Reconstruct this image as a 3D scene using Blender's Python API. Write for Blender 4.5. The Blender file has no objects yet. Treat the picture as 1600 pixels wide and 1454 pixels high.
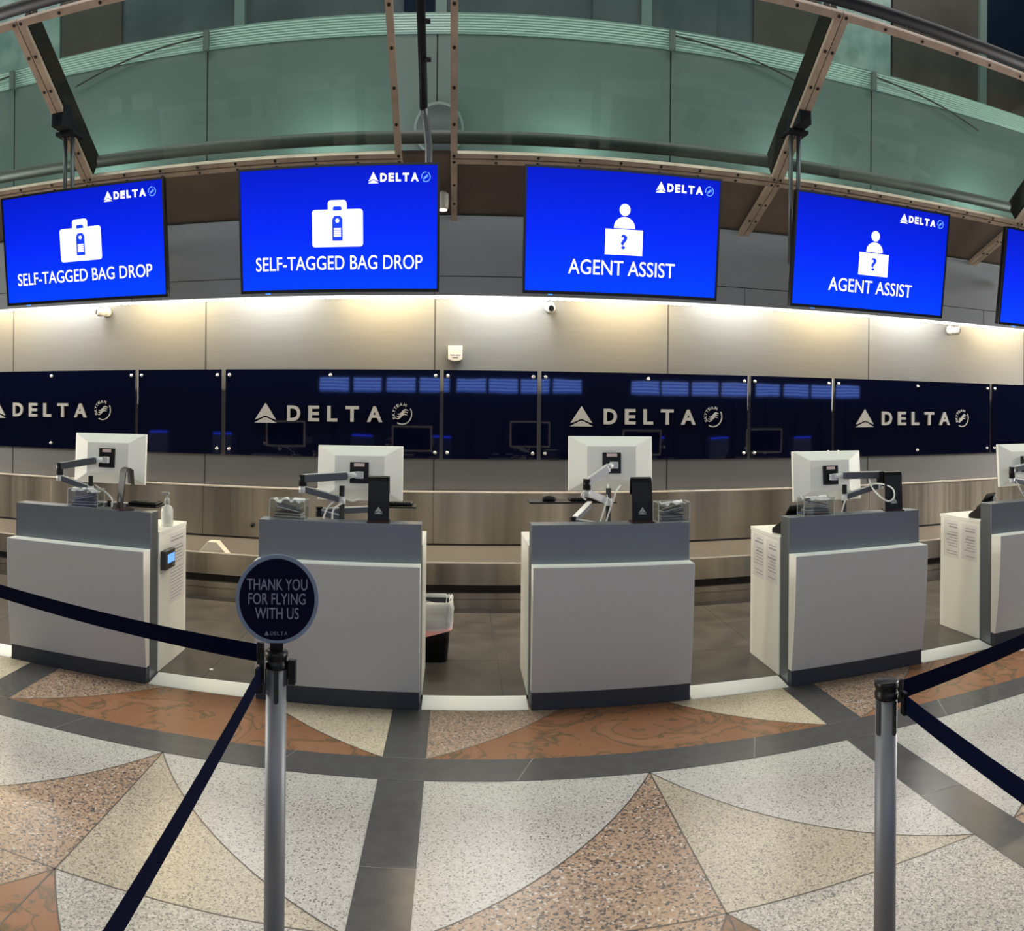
import bpy, math, random
from mathutils import Vector, Matrix
random.seed(7)
R = math.radians
S = bpy.context.scene
COL = S.collection

# ------------------------------------------------------------------ camera
# the photograph is a phone sweep panorama: straight horizontals bow, verticals stay straight
cam_data = bpy.data.cameras.new('camera')
cam = bpy.data.objects.new('camera', cam_data)
COL.objects.link(cam)
cam.location = (0, 0, 1.7)
cam.rotation_euler = (Matrix.Rotation(-0.0098, 4, 'Y') @ Matrix.Rotation(R(90), 4, 'X')).to_euler()
cam_data.type = 'PANO'
cam_data.panorama_type = 'CENTRAL_CYLINDRICAL'
cam_data.central_cylindrical_range_u_min = -715 / 1220
cam_data.central_cylindrical_range_u_max = 885 / 1220
cam_data.central_cylindrical_range_v_min = (637.2 - 1454) / 1320
cam_data.central_cylindrical_range_v_max = 637.2 / 1320
cam_data.central_cylindrical_radius = 1.0
cam_data.clip_start = 0.01
cam_data.clip_end = 100
S.camera = cam

# ------------------------------------------------------------------ world, colour
S.view_settings.view_transform = 'Standard'
S.view_settings.look = 'None'
S.view_settings.exposure = 0.0
S.view_settings.gamma = 1.0
S.view_settings.use_curve_mapping = False
W = bpy.data.worlds.new('World')
S.world = W
W.use_nodes = True
W.node_tree.nodes['Background'].inputs[0].default_value = (0.42, 0.47, 0.46, 1)
W.node_tree.nodes['Background'].inputs[1].default_value = 0.06


def area(name, loc, aim, sx, sy, power, color, spread=180):
    d = bpy.data.lights.new(name, 'AREA')
    d.shape = 'RECTANGLE'
    d.size, d.size_y = sx, sy
    d.energy = power
    d.color = color
    d.spread = R(spread)
    o = bpy.data.objects.new(name, d)
    COL.objects.link(o)
    o.location = loc
    o.rotation_euler = (Vector(aim) - Vector(loc)).to_track_quat('-Z', 'Y').to_euler()
    return o


# ceiling lamps of the hall above the queue and counters, then added fill panels
area('hall_ceiling_light', (0.5, 3.74, 9.0), (0.5, 3.9, 0), 18, 0.25, 500, (1.0, 0.98, 0.93))
area('counter_ceiling_light', (0.5, 5.3, 9.2), (0.5, 4.8, 0), 18, 0.4, 340, (1.0, 0.98, 0.93))
area('far_hall_fill', (0.5, -7.0, 4.7), (0.5, 5.0, 2.5), 18, 3.4, 320, (0.97, 1.0, 0.97))  # added fill behind the viewer, lightens the fascia and front faces
area('hall_end_fill', (-11, 5.3, 2.9), (0, 5.0, 0.9), 2.4, 2.4, 1150, (1.0, 0.95, 0.86))  # unseen low side fill, put in to brighten the cabinet sides
area('hall_end_fill', (12, 5.3, 2.9), (0, 5.0, 0.9), 2.4, 2.4, 1200, (1.0, 0.96, 0.9))  # added side fill from the opposite end

# ------------------------------------------------------------------ materials


def lin(c):
    return tuple((x / 12.92 if x <= 0.04045 else ((x + 0.055) / 1.055) ** 2.4) for x in c)


def rgb(r, g, b):
    return lin((r / 255, g / 255, b / 255)) + (1,)


def mat(name, color, rough=0.5, metal=0.0, emit=None, estr=1.0, spec=0.5, alpha=1.0, trans=0.0, coat=0.0, ior=1.5):
    m = bpy.data.materials.new(name)
    m.use_nodes = True
    p = m.node_tree.nodes['Principled BSDF']
    p.inputs['Base Color'].default_value = color
    p.inputs['Roughness'].default_value = rough
    p.inputs['Metallic'].default_value = metal
    p.inputs['Specular IOR Level'].default_value = spec
    p.inputs['Alpha'].default_value = alpha
    p.inputs['Transmission Weight'].default_value = trans
    p.inputs['Coat Weight'].default_value = coat
    p.inputs['IOR'].default_value = ior
    if emit:
        p.inputs['Emission Color'].default_value = emit
        p.inputs['Emission Strength'].default_value = estr
    return m


def nodes(m):
    return m.node_tree.nodes, m.node_tree.links, m.node_tree.nodes['Principled BSDF']


def noise_color(m, c1, c2, scale, detail=4, stretch=(1, 1, 1), lo=0.35, hi=0.65, rough=None):
    n, l, p = nodes(m)
    tc = n.new('ShaderNodeTexCoord')
    mp = n.new('ShaderNodeMapping')
    mp.inputs['Scale'].default_value = stretch
    nz = n.new('ShaderNodeTexNoise')
    nz.inputs['Scale'].default_value = scale
    nz.inputs['Detail'].default_value = detail
    cr = n.new('ShaderNodeValToRGB')
    cr.color_ramp.elements[0].position = lo
    cr.color_ramp.elements[1].position = hi
    cr.color_ramp.elements[0].color = c1
    cr.color_ramp.elements[1].color = c2
    l.new(tc.outputs['Object'], mp.inputs[0])
    l.new(mp.outputs[0], nz.inputs['Vector'])
    l.new(nz.outputs['Fac'], cr.inputs[0])
    l.new(cr.outputs[0], p.inputs['Base Color'])
    if rough:
        mr = n.new('ShaderNodeMapRange')
        mr.inputs['To Min'].default_value, mr.inputs['To Max'].default_value = rough
        l.new(nz.outputs['Fac'], mr.inputs[0])
        l.new(mr.outputs[0], p.inputs['Roughness'])
    return m


def terrazzo(name, base, chips, scale, rough=0.28, soft=0.0):
    """base stone with scattered chips: chips = [(colour, share)]; each cell of a voronoi picks one colour"""
    m = mat(name, base, rough)
    n, l, p = nodes(m)
    tc = n.new('ShaderNodeTexCoord')
    nz = n.new('ShaderNodeTexNoise')
    nz.inputs['Scale'].default_value = scale * 0.8
    nz.inputs['Detail'].default_value = 2
    add = n.new('ShaderNodeVectorMath')
    add.operation = 'MULTIPLY_ADD'
    add.inputs[1].default_value = (1.1 / scale,) * 3
    l.new(tc.outputs['Object'], nz.inputs['Vector'])
    l.new(nz.outputs['Color'], add.inputs[0])
    l.new(tc.outputs['Object'], add.inputs[2])
    vo = n.new('ShaderNodeTexVoronoi')
    vo.inputs['Scale'].default_value = scale
    l.new(add.outputs[0], vo.inputs['Vector'])
    sp = n.new('ShaderNodeSeparateColor')
    l.new(vo.outputs['Color'], sp.inputs[0])
    cr = n.new('ShaderNodeValToRGB')
    cr.color_ramp.interpolation = 'CONSTANT'
    e = cr.color_ramp.elements
    e[0].color = chips[0][0]
    e[0].position = 0
    pos = chips[0][1]
    e[1].position = pos
    e[1].color = chips[1][0] if len(chips) > 1 else base
    for c, w in chips[1:]:
        if c is not chips[1][0]:
            x = e.new(pos)
            x.color = c
        pos += w
    x = e.new(min(pos, 0.999))
    x.color = base
    l.new(sp.outputs[0], cr.inputs[0])
    # low frequency tone
    n2 = n.new('ShaderNodeTexNoise')
    n2.inputs['Scale'].default_value = 1.7
    n2.inputs['Detail'].default_value = 3
    mr = n.new('ShaderNodeMapRange')
    mr.inputs['To Min'].default_value, mr.inputs['To Max'].default_value = 0.92, 1.06
    l.new(tc.outputs['Object'], n2.inputs['Vector'])
    l.new(n2.outputs['Fac'], mr.inputs[0])
    mx = n.new('ShaderNodeVectorMath')
    mx.operation = 'SCALE'
    l.new(cr.outputs[0], mx.inputs[0])
    l.new(mr.outputs[0], mx.inputs['Scale'])
    l.new(mx.outputs[0], p.inputs['Base Color'])
    return m


M = {}
M['terrazzo_white'] = terrazzo('terrazzo_white', rgb(180, 178, 170), [(rgb(118, 115, 111), .07), (rgb(152, 148, 142), .08), (rgb(191, 189, 183), .25), (rgb(173, 170, 162), .2)], 150)
M['terrazzo_beige'] = terrazzo('terrazzo_beige', rgb(172, 162, 141), [(rgb(122, 115, 106), .13), (rgb(154, 145, 129), .14), (rgb(186, 178, 158), .2)], 150)
M['terrazzo_grey'] = terrazzo('terrazzo_grey', rgb(172, 167, 155), [(rgb(114, 115, 110), .15), (rgb(152, 147, 139), .16), (rgb(193, 189, 180), .2)], 150)
M['terrazzo_yellow'] = terrazzo('terrazzo_yellow', rgb(198, 187, 160), [(rgb(140, 131, 114), .09), (rgb(174, 162, 138), .14), (rgb(208, 200, 178), .2)], 150)
M['granite_pink'] = terrazzo('granite_pink', rgb(168, 145, 122), [(rgb(82, 78, 76), .14), (rgb(122, 109, 98), .16), (rgb(190, 182, 172), .04), (rgb(160, 132, 108), .3)], 105)
m = mat('stone_orange', rgb(158, 104, 72), 0.25)
M['stone_orange'] = m
n, l, p = nodes(m)
tc = n.new('ShaderNodeTexCoord')
nz = n.new('ShaderNodeTexNoise')
nz.inputs['Scale'].default_value = 3.0
nz.inputs['Detail'].default_value = 6
nz.inputs['Distortion'].default_value = 1.6
cr = n.new('ShaderNodeValToRGB')
e = cr.color_ramp.elements
e[0].position, e[0].color = 0.30, rgb(134, 93, 64)
e[1].position, e[1].color = 0.47, rgb(139, 98, 68)
for pos, c in ((0.505, rgb(96, 82, 58)), (0.55, rgb(139, 98, 68)), (0.68, rgb(146, 106, 78)), (0.74, rgb(118, 98, 72)), (0.78, rgb(140, 98, 69))):
    x = e.new(pos)
    x.color = c
l.new(tc.outputs['Object'], nz.inputs['Vector'])
l.new(nz.outputs['Fac'], cr.inputs[0])
l.new(cr.outputs[0], p.inputs['Base Color'])
M['band_dark'] = noise_color(mat('band_dark', rgb(76, 76, 74), 0.25), rgb(73, 73, 72), rgb(79, 79, 77), 14)
M['floor_line'] = mat('floor_line', rgb(98, 90, 82), 0.35, 0.3)
M['band_joint'] = mat('band_joint', rgb(116, 114, 110), 0.4)
M['staff_tile'] = noise_color(mat('staff_tile', rgb(80, 75, 69), 0.35), rgb(62, 58, 54), rgb(80, 75, 69), 5)
M['staff_joint'] = mat('staff_joint', rgb(46, 44, 42), 0.6)
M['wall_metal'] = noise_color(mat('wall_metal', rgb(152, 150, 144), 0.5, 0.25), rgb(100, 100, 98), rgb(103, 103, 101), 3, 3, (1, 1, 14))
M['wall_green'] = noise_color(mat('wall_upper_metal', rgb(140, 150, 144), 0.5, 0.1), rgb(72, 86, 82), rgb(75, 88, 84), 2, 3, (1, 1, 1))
M['band_ribbed'] = mat('band_ribbed', rgb(158, 178, 170), 0.5)
M['seam'] = mat('seam', rgb(40, 40, 40), 0.7)
M['fascia'] = noise_color(mat('fascia', rgb(112, 117, 122), 0.5, 0.15), rgb(148, 154, 160), rgb(151, 157, 163), 2, 3, (1, 1, 1))
M['bronze'] = noise_color(mat('bronze_frame', rgb(160, 130, 108), 0.45, 0.3), rgb(158, 140, 124), rgb(180, 160, 142), 6)
M['brown_panel'] = noise_color(mat('brown_panel', rgb(96, 80, 68), 0.6), rgb(86, 72, 62), rgb(104, 88, 76), 1.3)
M['bolt'] = mat('bolt', rgb(34, 30, 28), 0.5, 0.4)
M['tube_dark'] = mat('tube_dark', rgb(14, 18, 25), 0.6, 0.0, spec=0.25)
M['fin'] = mat('canopy_fin', rgb(36, 33, 29), 0.8, spec=0.1)
M['tube_grey'] = mat('tube_grey', rgb(92, 96, 98), 0.4, 0.4)
M['channel_grey'] = mat('channel_grey', rgb(62, 64, 59), 0.55)
M['steel'] = noise_color(mat('stainless', rgb(150, 143, 134), 0.3, 0.85), rgb(104, 99, 90), rgb(178, 170, 156), 2.2, 3, (1, 1, 0.06), 0.3, 0.7, (0.24, 0.36))  # vertical light and dark streaks paint reflections into the base colour
n, l, p = nodes(M['steel'])
tc = n.new('ShaderNodeTexCoord')
mp = n.new('ShaderNodeMapping')
mp.inputs['Scale'].default_value = (2.2, 1, 0.05)
nz = n.new('ShaderNodeTexNoise')
nz.inputs['Scale'].default_value = 1.6
nz.inputs['Detail'].default_value = 4
bp = n.new('ShaderNodeBump')
bp.inputs['Strength'].default_value = 0.35
bp.inputs['Distance'].default_value = 0.06
l.new(tc.outputs['Object'], mp.inputs[0])
l.new(mp.outputs[0], nz.inputs['Vector'])
l.new(nz.outputs['Fac'], bp.inputs['Height'])
l.new(bp.outputs[0], p.inputs['Normal'])
M['steel_edge'] = mat('stainless_edge', rgb(225, 218, 205), 0.25, 0.6)
M['steel_ramp'] = noise_color(mat('ramp_steel', rgb(215, 214, 208), 0.4, 0.1), rgb(228, 229, 226), rgb(240, 241, 239), 6, 3, (0.15, 1, 1))
M['gap_shade'] = mat('gap_shade', rgb(24, 20, 18), 0.7)  # near-black colour painted in for the toe-kick shade
M['navy_gloss'] = mat('navy_glass', rgb(3, 5, 25), 0.03, 0, spec=0.5, ior=1.6)
n, l, p = nodes(M['navy_gloss'])
tc = n.new('ShaderNodeTexCoord')
nz = n.new('ShaderNodeTexNoise')
nz.inputs['Scale'].default_value = 1.1
bp = n.new('ShaderNodeBump')
bp.inputs['Strength'].default_value = 0.02
bp.inputs['Distance'].default_value = 0.05
l.new(tc.outputs['Object'], nz.inputs['Vector'])
l.new(nz.outputs['Fac'], bp.inputs['Height'])
l.new(bp.outputs[0], p.inputs['Normal'])
M['letter_silver'] = mat('letter_silver', rgb(158, 157, 154), 0.4, 0.2)
M['letter_edge'] = mat('letter_edge', rgb(120, 120, 120), 0.5, 0.2)
M['standoff'] = mat('standoff', rgb(200, 200, 198), 0.25, 0.8)
M['counter_white'] = mat('counter_white', rgb(241, 239, 231), 0.5)
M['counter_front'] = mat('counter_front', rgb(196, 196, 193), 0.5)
M['riser_grey'] = noise_color(mat('riser_grey', rgb(140, 148, 158), 0.36, 0.6), rgb(122, 127, 133), rgb(124, 129, 135), 4, 3, (1, 1, 1))
M['kick'] = mat('kick', rgb(50, 54, 63), 0.5)
M['black'] = mat('black_plastic', rgb(10, 10, 12), 0.4, spec=0.25)
M['black_soft'] = mat('black_rubber', rgb(26, 26, 27), 0.6)
M['black_red'] = mat('dark_red_base', rgb(52, 22, 26), 0.3)
M['mon_white'] = mat('monitor_white', rgb(250, 246, 235), 0.45)
M['screen_off'] = mat('screen_off', rgb(10, 12, 18), 0.12)
M['bezel_grey'] = mat('bezel_grey', rgb(215, 215, 215), 0.4)
M['sticker'] = mat('sticker', rgb(222, 196, 188), 0.6)
M['arm_silver'] = mat('arm_silver', rgb(212, 212, 212), 0.35, 0.15)
M['arm_grey'] = mat('arm_grey', rgb(84, 88, 95), 0.4, 0.1)
M['cable_white'] = mat('cable_white', rgb(222, 220, 214), 0.5)
M['paper'] = mat('paper', rgb(226, 222, 220), 0.8)
M['paper_ink'] = mat('paper_ink', rgb(168, 164, 166), 0.8)
M['tag_dark'] = mat('tag_dark', rgb(66, 70, 80), 0.5)
M['lcd'] = mat('lcd', rgb(110, 170, 240), 0.3, emit=rgb(110, 170, 245), estr=0.9)
M['bag'] = mat('bin_liner', rgb(236, 236, 234), 0.3, alpha=0.55)
M['pink'] = mat('pink_liner_edge', rgb(228, 160, 150), 0.5)
M['soap'] = mat('clear_gel', rgb(232, 232, 226), 0.15, alpha=0.55)
M['belt'] = mat('navy_belt', rgb(3, 8, 32), 0.9, spec=0.05)
M['post_steel'] = mat('post_steel', rgb(118, 121, 124), 0.5, 0.4)
M['sign_navy'] = mat('sign_navy', rgb(2, 5, 32), 0.7, spec=0.1)
M['sign_rim'] = mat('sign_rim', rgb(112, 126, 146), 0.5)
M['sign_text'] = mat('sign_text', rgb(116, 121, 138), 0.6)
M['cam_white'] = mat('camera_white', rgb(176, 173, 165), 0.4)
M['white_emit'] = mat('display_white', rgb(255, 255, 255), 0.5, emit=(1, 1, 1, 1), estr=1.0)
M['pale_emit'] = mat('display_pale', rgb(90, 150, 255), 0.5, emit=rgb(110, 170, 255), estr=1.0)
M['blue_emit'] = mat('display_blue', rgb(0, 50, 200), 0.5, emit=rgb(0, 54, 230), estr=1.0)
M['led'] = mat('led', (1, 1, 1, 1), 0.5, emit=(1.0, 0.95, 0.84, 1), estr=9.0)
M['spot_emit'] = mat('spot_emit', (1, 1, 1, 1), 0.5, emit=(1.0, 0.9, 0.75, 1), estr=1.2)
M['blue_led'] = mat('blue_led', (0, 0, 1, 1), 0.5, emit=(0.05, 0.25, 1.0, 1), estr=2.0)
M['kiosk_blue'] = mat('kiosk_blue', (0, 0, 1, 1), 0.5, emit=(0.02, 0.06, 1.0, 1), estr=6.0)
M['tv_black'] = mat('tv_black', rgb(10, 10, 14), 0.3)
M['kiosk_body'] = mat('kiosk_body', rgb(60, 70, 110), 0.5)
M['facade_dark'] = noise_color(mat('facade_dark', rgb(90, 98, 104), 0.4), rgb(84, 94, 100), rgb(112, 120, 124), 0.8)
M['facade_navy'] = mat('facade_navy', rgb(24, 38, 58), 0.25)
M['facade_brown'] = noise_color(mat('facade_brown', rgb(98, 88, 80), 0.6), rgb(92, 82, 74), rgb(108, 97, 88), 1.2)
M['facade_pale'] = noise_color(mat('facade_pale', rgb(150, 176, 166), 0.5), rgb(168, 192, 184), rgb(212, 230, 222), 3)

# blue display face: the picture shown runs from deep blue at the top to bright blue at the bottom
m = mat('display_face', (0, 0, 0, 1), 0.5, spec=0.1)
M['display_face'] = m
n, l, p = nodes(m)
tc = n.new('ShaderNodeTexCoord')
sx = n.new('ShaderNodeSeparateXYZ')
mr = n.new('ShaderNodeMapRange')
mr.inputs['From Min'].default_value, mr.inputs['From Max'].default_value = -0.34, 0.34
cr = n.new('ShaderNodeValToRGB')
e = cr.color_ramp.elements
e[0].position, e[0].color = 0.0, rgb(0, 66, 255)
e[1].position, e[1].color = 1.0, rgb(0, 26, 205)
x = e.new(0.5)
x.color = rgb(0, 40, 250)
l.new(tc.outputs['Object'], sx.inputs[0])
l.new(sx.outputs['Z'], mr.inputs[0])
l.new(mr.outputs[0], cr.inputs[0])
l.new(cr.outputs[0], p.inputs['Emission Color'])
p.inputs['Emission Strength'].default_value = 1.0

# flight board face: rows of pale lines on blue
m = mat('board_face', (0, 0, 0, 1), 0.4)
M['board_face'] = m
n, l, p = nodes(m)
tc = n.new('ShaderNodeTexCoord')
mp = n.new('ShaderNodeMapping')
mp.inputs['Scale'].default_value = (7, 1, 12)
br = n.new('ShaderNodeTexBrick')
nz = n.new('ShaderNodeTexNoise')
nz.inputs['Scale'].default_value = 3
sp = n.new('ShaderNodeSeparateXYZ')
wv = n.new('ShaderNodeMath')
wv.operation = 'FRACT'
gt = n.new('ShaderNodeMath')
gt.operation = 'GREATER_THAN'
gt.inputs[1].default_value = 0.55
n2 = n.new('ShaderNodeMath')
n2.operation = 'MULTIPLY'
mix = n.new('ShaderNodeMix')
mix.data_type = 'RGBA'
mix.inputs[6].default_value = (0.02, 0.10, 0.85, 1)
mix.inputs[7].default_value = (0.9, 1.5, 3.6, 1)
l.new(tc.outputs['Object'], mp.inputs[0])
l.new(mp.outputs[0], sp.inputs[0])
l.new(sp.outputs['Z'], wv.inputs[0])
l.new(wv.outputs[0], gt.inputs[0])
l.new(mp.outputs[0], nz.inputs['Vector'])
l.new(gt.outputs[0], n2.inputs[0])
l.new(nz.outputs['Fac'], n2.inputs[1])
l.new(n2.outputs[0], mix.inputs[0])
l.new(mix.outputs[2], p.inputs['Emission Color'])
p.inputs['Emission Strength'].default_value = 3.4
n.remove(br)


def glass(name, tint, refl):
    m = bpy.data.materials.new(name)
    m.use_nodes = True
    n, l = m.node_tree.nodes, m.node_tree.links
    n.clear()
    o = n.new('ShaderNodeOutputMaterial')
    t = n.new('ShaderNodeBsdfTransparent')
    t.inputs[0].default_value = tint
    g = n.new('ShaderNodeBsdfGlossy')
    g.inputs['Roughness'].default_value = 0.02
    g.inputs['Color'].default_value = (0.9, 0.95, 0.93, 1)
    lw = n.new('ShaderNodeLayerWeight')
    lw.inputs['Blend'].default_value = 0.5
    pw = n.new('ShaderNodeMath')
    pw.operation = 'POWER'
    pw.inputs[1].default_value = 4.0
    f = n.new('ShaderNodeMath')
    f.operation = 'MULTIPLY_ADD'
    f.inputs[1].default_value = 0.25
    f.inputs[2].default_value = refl
    l.new(lw.outputs['Facing'], pw.inputs[0])
    l.new(pw.outputs[0], f.inputs[0])
    x = n.new('ShaderNodeMixShader')
    l.new(f.outputs[0], x.inputs[0])
    l.new(t.outputs[0], x.inputs[1])
    l.new(g.outputs[0], x.inputs[2])
    l.new(x.outputs[0], o.inputs[0])
    return m


M['canopy_glass'] = glass('canopy_glass', (0.82, 0.90, 0.87, 1), 0.01)
M['acrylic'] = glass('acrylic', (0.93, 0.94, 0.94, 1), 0.10)
M['acrylic_edge'] = mat('acrylic_edge', rgb(214, 214, 212), 0.2, alpha=0.6)

# ------------------------------------------------------------------ mesh helpers
WM = {}


class MB:
    def __init__(self):
        self.v, self.f, self.m, self.s = [], [], [], []

    def add(self, vs, fs, m=0, smooth=False):
        b = len(self.v)
        self.v += [Vector(q) for q in vs]
        for q in fs:
            self.f.append([i + b for i in q])
            self.m.append(m)
            self.s.append(smooth)
        return self

    def box(self, x0, x1, y0, y1, z0, z1, m=0):
        v = [(x, y, z) for z in (z0, z1) for y in (y0, y1) for x in (x0, x1)]
        return self.add(v, [(0, 2, 3, 1), (4, 5, 7, 6), (0, 1, 5, 4), (2, 6, 7, 3), (0, 4, 6, 2), (1, 3, 7, 5)], m)

    def obox(self, c, size, rot=None, m=0):
        rot = rot or Matrix.Identity(3)
        c = Vector(c)
        hx, hy, hz = (q / 2 for q in size)
        v = [c + rot @ Vector((x, y, z)) for z in (-hz, hz) for y in (-hy, hy) for x in (-hx, hx)]
        return self.add(v, [(0, 2, 3, 1), (4, 5, 7, 6), (0, 1, 5, 4), (2, 6, 7, 3), (0, 4, 6, 2), (1, 3, 7, 5)], m)

    def beam(self, a, b, w, t, up=(0, 0, 1), m=0):
        """rectangular bar from a to b, w across, t along 'up'"""
        a, b = Vector(a), Vector(b)
        d = (b - a).normalized()
        u = Vector(up)
        s = d.cross(u).normalized()
        u = s.cross(d).normalized()
        v = []
        for q in (a, b):
            for i, j in ((-1, -1), (1, -1), (1, 1), (-1, 1)):
                v.append(q + s * (w / 2 * i) + u * (t / 2 * j))
        return self.add(v, [(0, 3, 2, 1), (4, 5, 6, 7), (0, 1, 5, 4), (1, 2, 6, 5), (2, 3, 7, 6), (3, 0, 4, 7)], m)

    def tube(self, pts, r, seg=10, m=0):
        pts = [Vector(q) for q in pts]
        n = len(pts)
        rs = r if isinstance(r, (list, tuple)) else [r] * n
        t0 = (pts[1] - pts[0]).normalized()
        ref = Vector((0, 0, 1)) if abs(t0.z) < 0.9 else Vector((1, 0, 0))
        a = t0.cross(ref).normalized()
        v, f = [], []
        for i in range(n):
            t = (pts[min(i + 1, n - 1)] - pts[max(i - 1, 0)]).normalized()
            a = (a - t * a.dot(t)).normalized()
            b = t.cross(a)
            for k in range(seg):
                q = 2 * math.pi * k / seg
                v.append(pts[i] + a * math.cos(q) * rs[i] + b * math.sin(q) * rs[i])
        for i in range(n - 1):
            for k in range(seg):
                k2 = (k + 1) % seg
                f.append((i * seg + k, i * seg + k2, (i + 1) * seg + k2, (i + 1) * seg + k))
        self.add(v, f, m, True)
        b = len(self.v) - len(v)
        self.f += [[b + k for k in range(seg)][::-1], [b + (n - 1) * seg + k for k in range(seg)]]
        self.m += [m, m]
        self.s += [False, False]
        return self

    def lathe(self, prof, c=(0, 0, 0), seg=24, m=0, axis='Z'):
        v, f = [], []
        for r, z in prof:
            for k in range(seg):
                q = 2 * math.pi * k / seg
                if axis == 'Z':
                    v.append((c[0] + r * math.cos(q), c[1] + r * math.sin(q), c[2] + z))
                else:
                    v.append((c[0] + r * math.cos(q), c[1] + z, c[2] + r * math.sin(q)))
        n = len(prof)
        for i in range(n - 1):
            for k in range(seg):
                k2 = (k + 1) % seg
                f.append((i * seg + k, i * seg + k2, (i + 1) * seg + k2, (i + 1) * seg + k))
        self.add(v, f, m, True)
        b = len(self.v) - len(v)
        self.f += [[b + k for k in range(seg)][::-1], [b + (n - 1) * seg + k for k in range(seg)]]
        self.m += [m, m]
        self.s += [False, False]
        return self

    def prism(self, poly, o, u, w, nrm, t, m=0, ms=None):
        """polygon (a, b) pairs placed at o + a*u + b*w, given thickness t along nrm"""
        o, u, w, nrm = Vector(o), Vector(u), Vector(w), Vector(nrm)
        k = len(poly)
        p0 = [o + u * a + w * b for a, b in poly]
        v = p0 + [q + nrm * t for q in p0]
        self.add(v, [list(range(k))[::-1], list(range(k, 2 * k))], m)
        b = len(self.v) - 2 * k
        for i in range(k):
            j = (i + 1) % k
            self.f.append([b + i, b + j, b + k + j, b + k + i])
            self.m.append(m if ms is None else ms)
            self.s.append(False)
        return self

    def build(self, name, mats, parent=None, bevel=0.0, label=None):
        if not isinstance(mats, (list, tuple)):
            mats = [mats]
        inv = WM[parent].inverted() if parent is not None else Matrix.Identity(4)
        me = bpy.data.meshes.new(name)
        me.from_pydata([inv @ q for q in self.v], [], self.f)
        for q in mats:
            me.materials.append(M[q] if isinstance(q, str) else q)
        for i, pl in enumerate(me.polygons):
            pl.material_index = self.m[i]
            pl.use_smooth = self.s[i]
        me.update()
        o = bpy.data.objects.new(name, me)
        COL.objects.link(o)
        if parent is not None:
            o.parent = parent
            WM[o] = WM[parent]
        else:
            WM[o] = Matrix.Identity(4)
        if bevel:
            b = o.modifiers.new('Bevel', 'BEVEL')
            b.width = bevel
            b.segments = 2
            b.limit_method = 'ANGLE'
        if label:
            o['label'] = label
        return o


def thing(name, label, cat, loc=(0, 0, 0), rot=(0, 0, 0), group=None):
    o = bpy.data.objects.new(name, None)
    COL.objects.link(o)
    o.empty_display_size = 0.1
    o.location = loc
    o.rotation_euler = rot
    o['label'] = label
    o['category'] = cat
    if group:
        o['group'] = group
    from mathutils import Euler
    WM[o] = Matrix.Translation(loc) @ Euler(rot).to_matrix().to_4x4()
    return o


def tag(o, label, cat, group=None):
    o['label'] = label
    o['category'] = cat
    if group:
        o['group'] = group
    return o


def struct(o, label, cat):
    o['kind'] = 'structure'
    o['label'] = label
    o['category'] = cat
    return o


def local(parent):
    """MB whose coordinates are the parent's own"""
    class L(MB):
        def build(self, name, mats, par=parent, **k):
            w = WM[par]
            self.v = [w @ q for q in self.v]
            return MB.build(self, name, mats, par, **k)
    return L()


def smooth_path(pts, k=6):
    pts = [Vector(q) for q in pts]
    out = []
    n = len(pts)
    for i in range(n - 1):
        p0, p1, p2, p3 = pts[max(i - 1, 0)], pts[i], pts[i + 1], pts[min(i + 2, n - 1)]
        for j in range(k):
            s = j / k
            out.append(.5 * ((2 * p1) + (p2 - p0) * s + (2 * p0 - 5 * p1 + 4 * p2 - p3) * s * s + (3 * p1 - p0 - 3 * p2 + p3) * s ** 3))
    out.append(pts[-1])
    return out


_text_cache = {}


def text_mesh(s, bold=0.0):
    """flat outline of s as (points, faces, xmin, xmax, zmin, zmax)"""
    key = (s, bold)
    if key in _text_cache:
        return _text_cache[key]
    cu = bpy.data.curves.new('t', 'FONT')
    cu.body = s
    cu.size = 1.0
    cu.offset = bold
    cu.resolution_u = 4
    ob = bpy.data.objects.new('t', cu)
    COL.objects.link(ob)
    dg = bpy.context.evaluated_depsgraph_get()
    me = bpy.data.meshes.new_from_object(ob.evaluated_get(dg))
    vs = [(q.co.x, q.co.y) for q in me.vertices]
    fs = [list(q.vertices) for q in me.polygons]
    # boundary edges for the sides
    cnt = {}
    for q in fs:
        for i in range(len(q)):
            a, b = q[i], q[(i + 1) % len(q)]
            cnt.setdefault((min(a, b), max(a, b)), []).append((a, b))
    bd = [c[0] for c in cnt.values() if len(c) == 1]
    bpy.data.objects.remove(ob)
    bpy.data.curves.remove(cu)
    bpy.data.meshes.remove(me)
    xs, zs = [q[0] for q in vs], [q[1] for q in vs]
    r = (vs, fs, bd, min(xs), max(xs), min(zs), max(zs))
    _text_cache[key] = r
    return r


def put_text(mb, s, o, u, w, nrm, width, height, depth=0.001, bold=0.0, m=0, ms=None, rot=0.0):
    """text centred at o, exactly width x height, raised by depth along nrm"""
    vs, fs, bd, x0, x1, z0, z1 = text_mesh(s, bold)
    o, u, w, nrm = Vector(o), Vector(u), Vector(w), Vector(nrm)
    sx = width / (x1 - x0)
    sz = height / (z1 - z0)
    ca, sa = math.cos(rot), math.sin(rot)
    pts = []
    for x, z in vs:
        a, b = (x - (x0 + x1) / 2) * sx, (z - (z0 + z1) / 2) * sz
        a, b = a * ca - b * sa, a * sa + b * ca
        pts.append(o + u * a + w * b)
    mb.add([q + nrm * depth for q in pts], fs, m)
    k = len(pts)
    mb.add(pts + [q + nrm * depth for q in pts], [(a, b, b + k, a + k) for a, b in bd], m if ms is None else ms)


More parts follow.
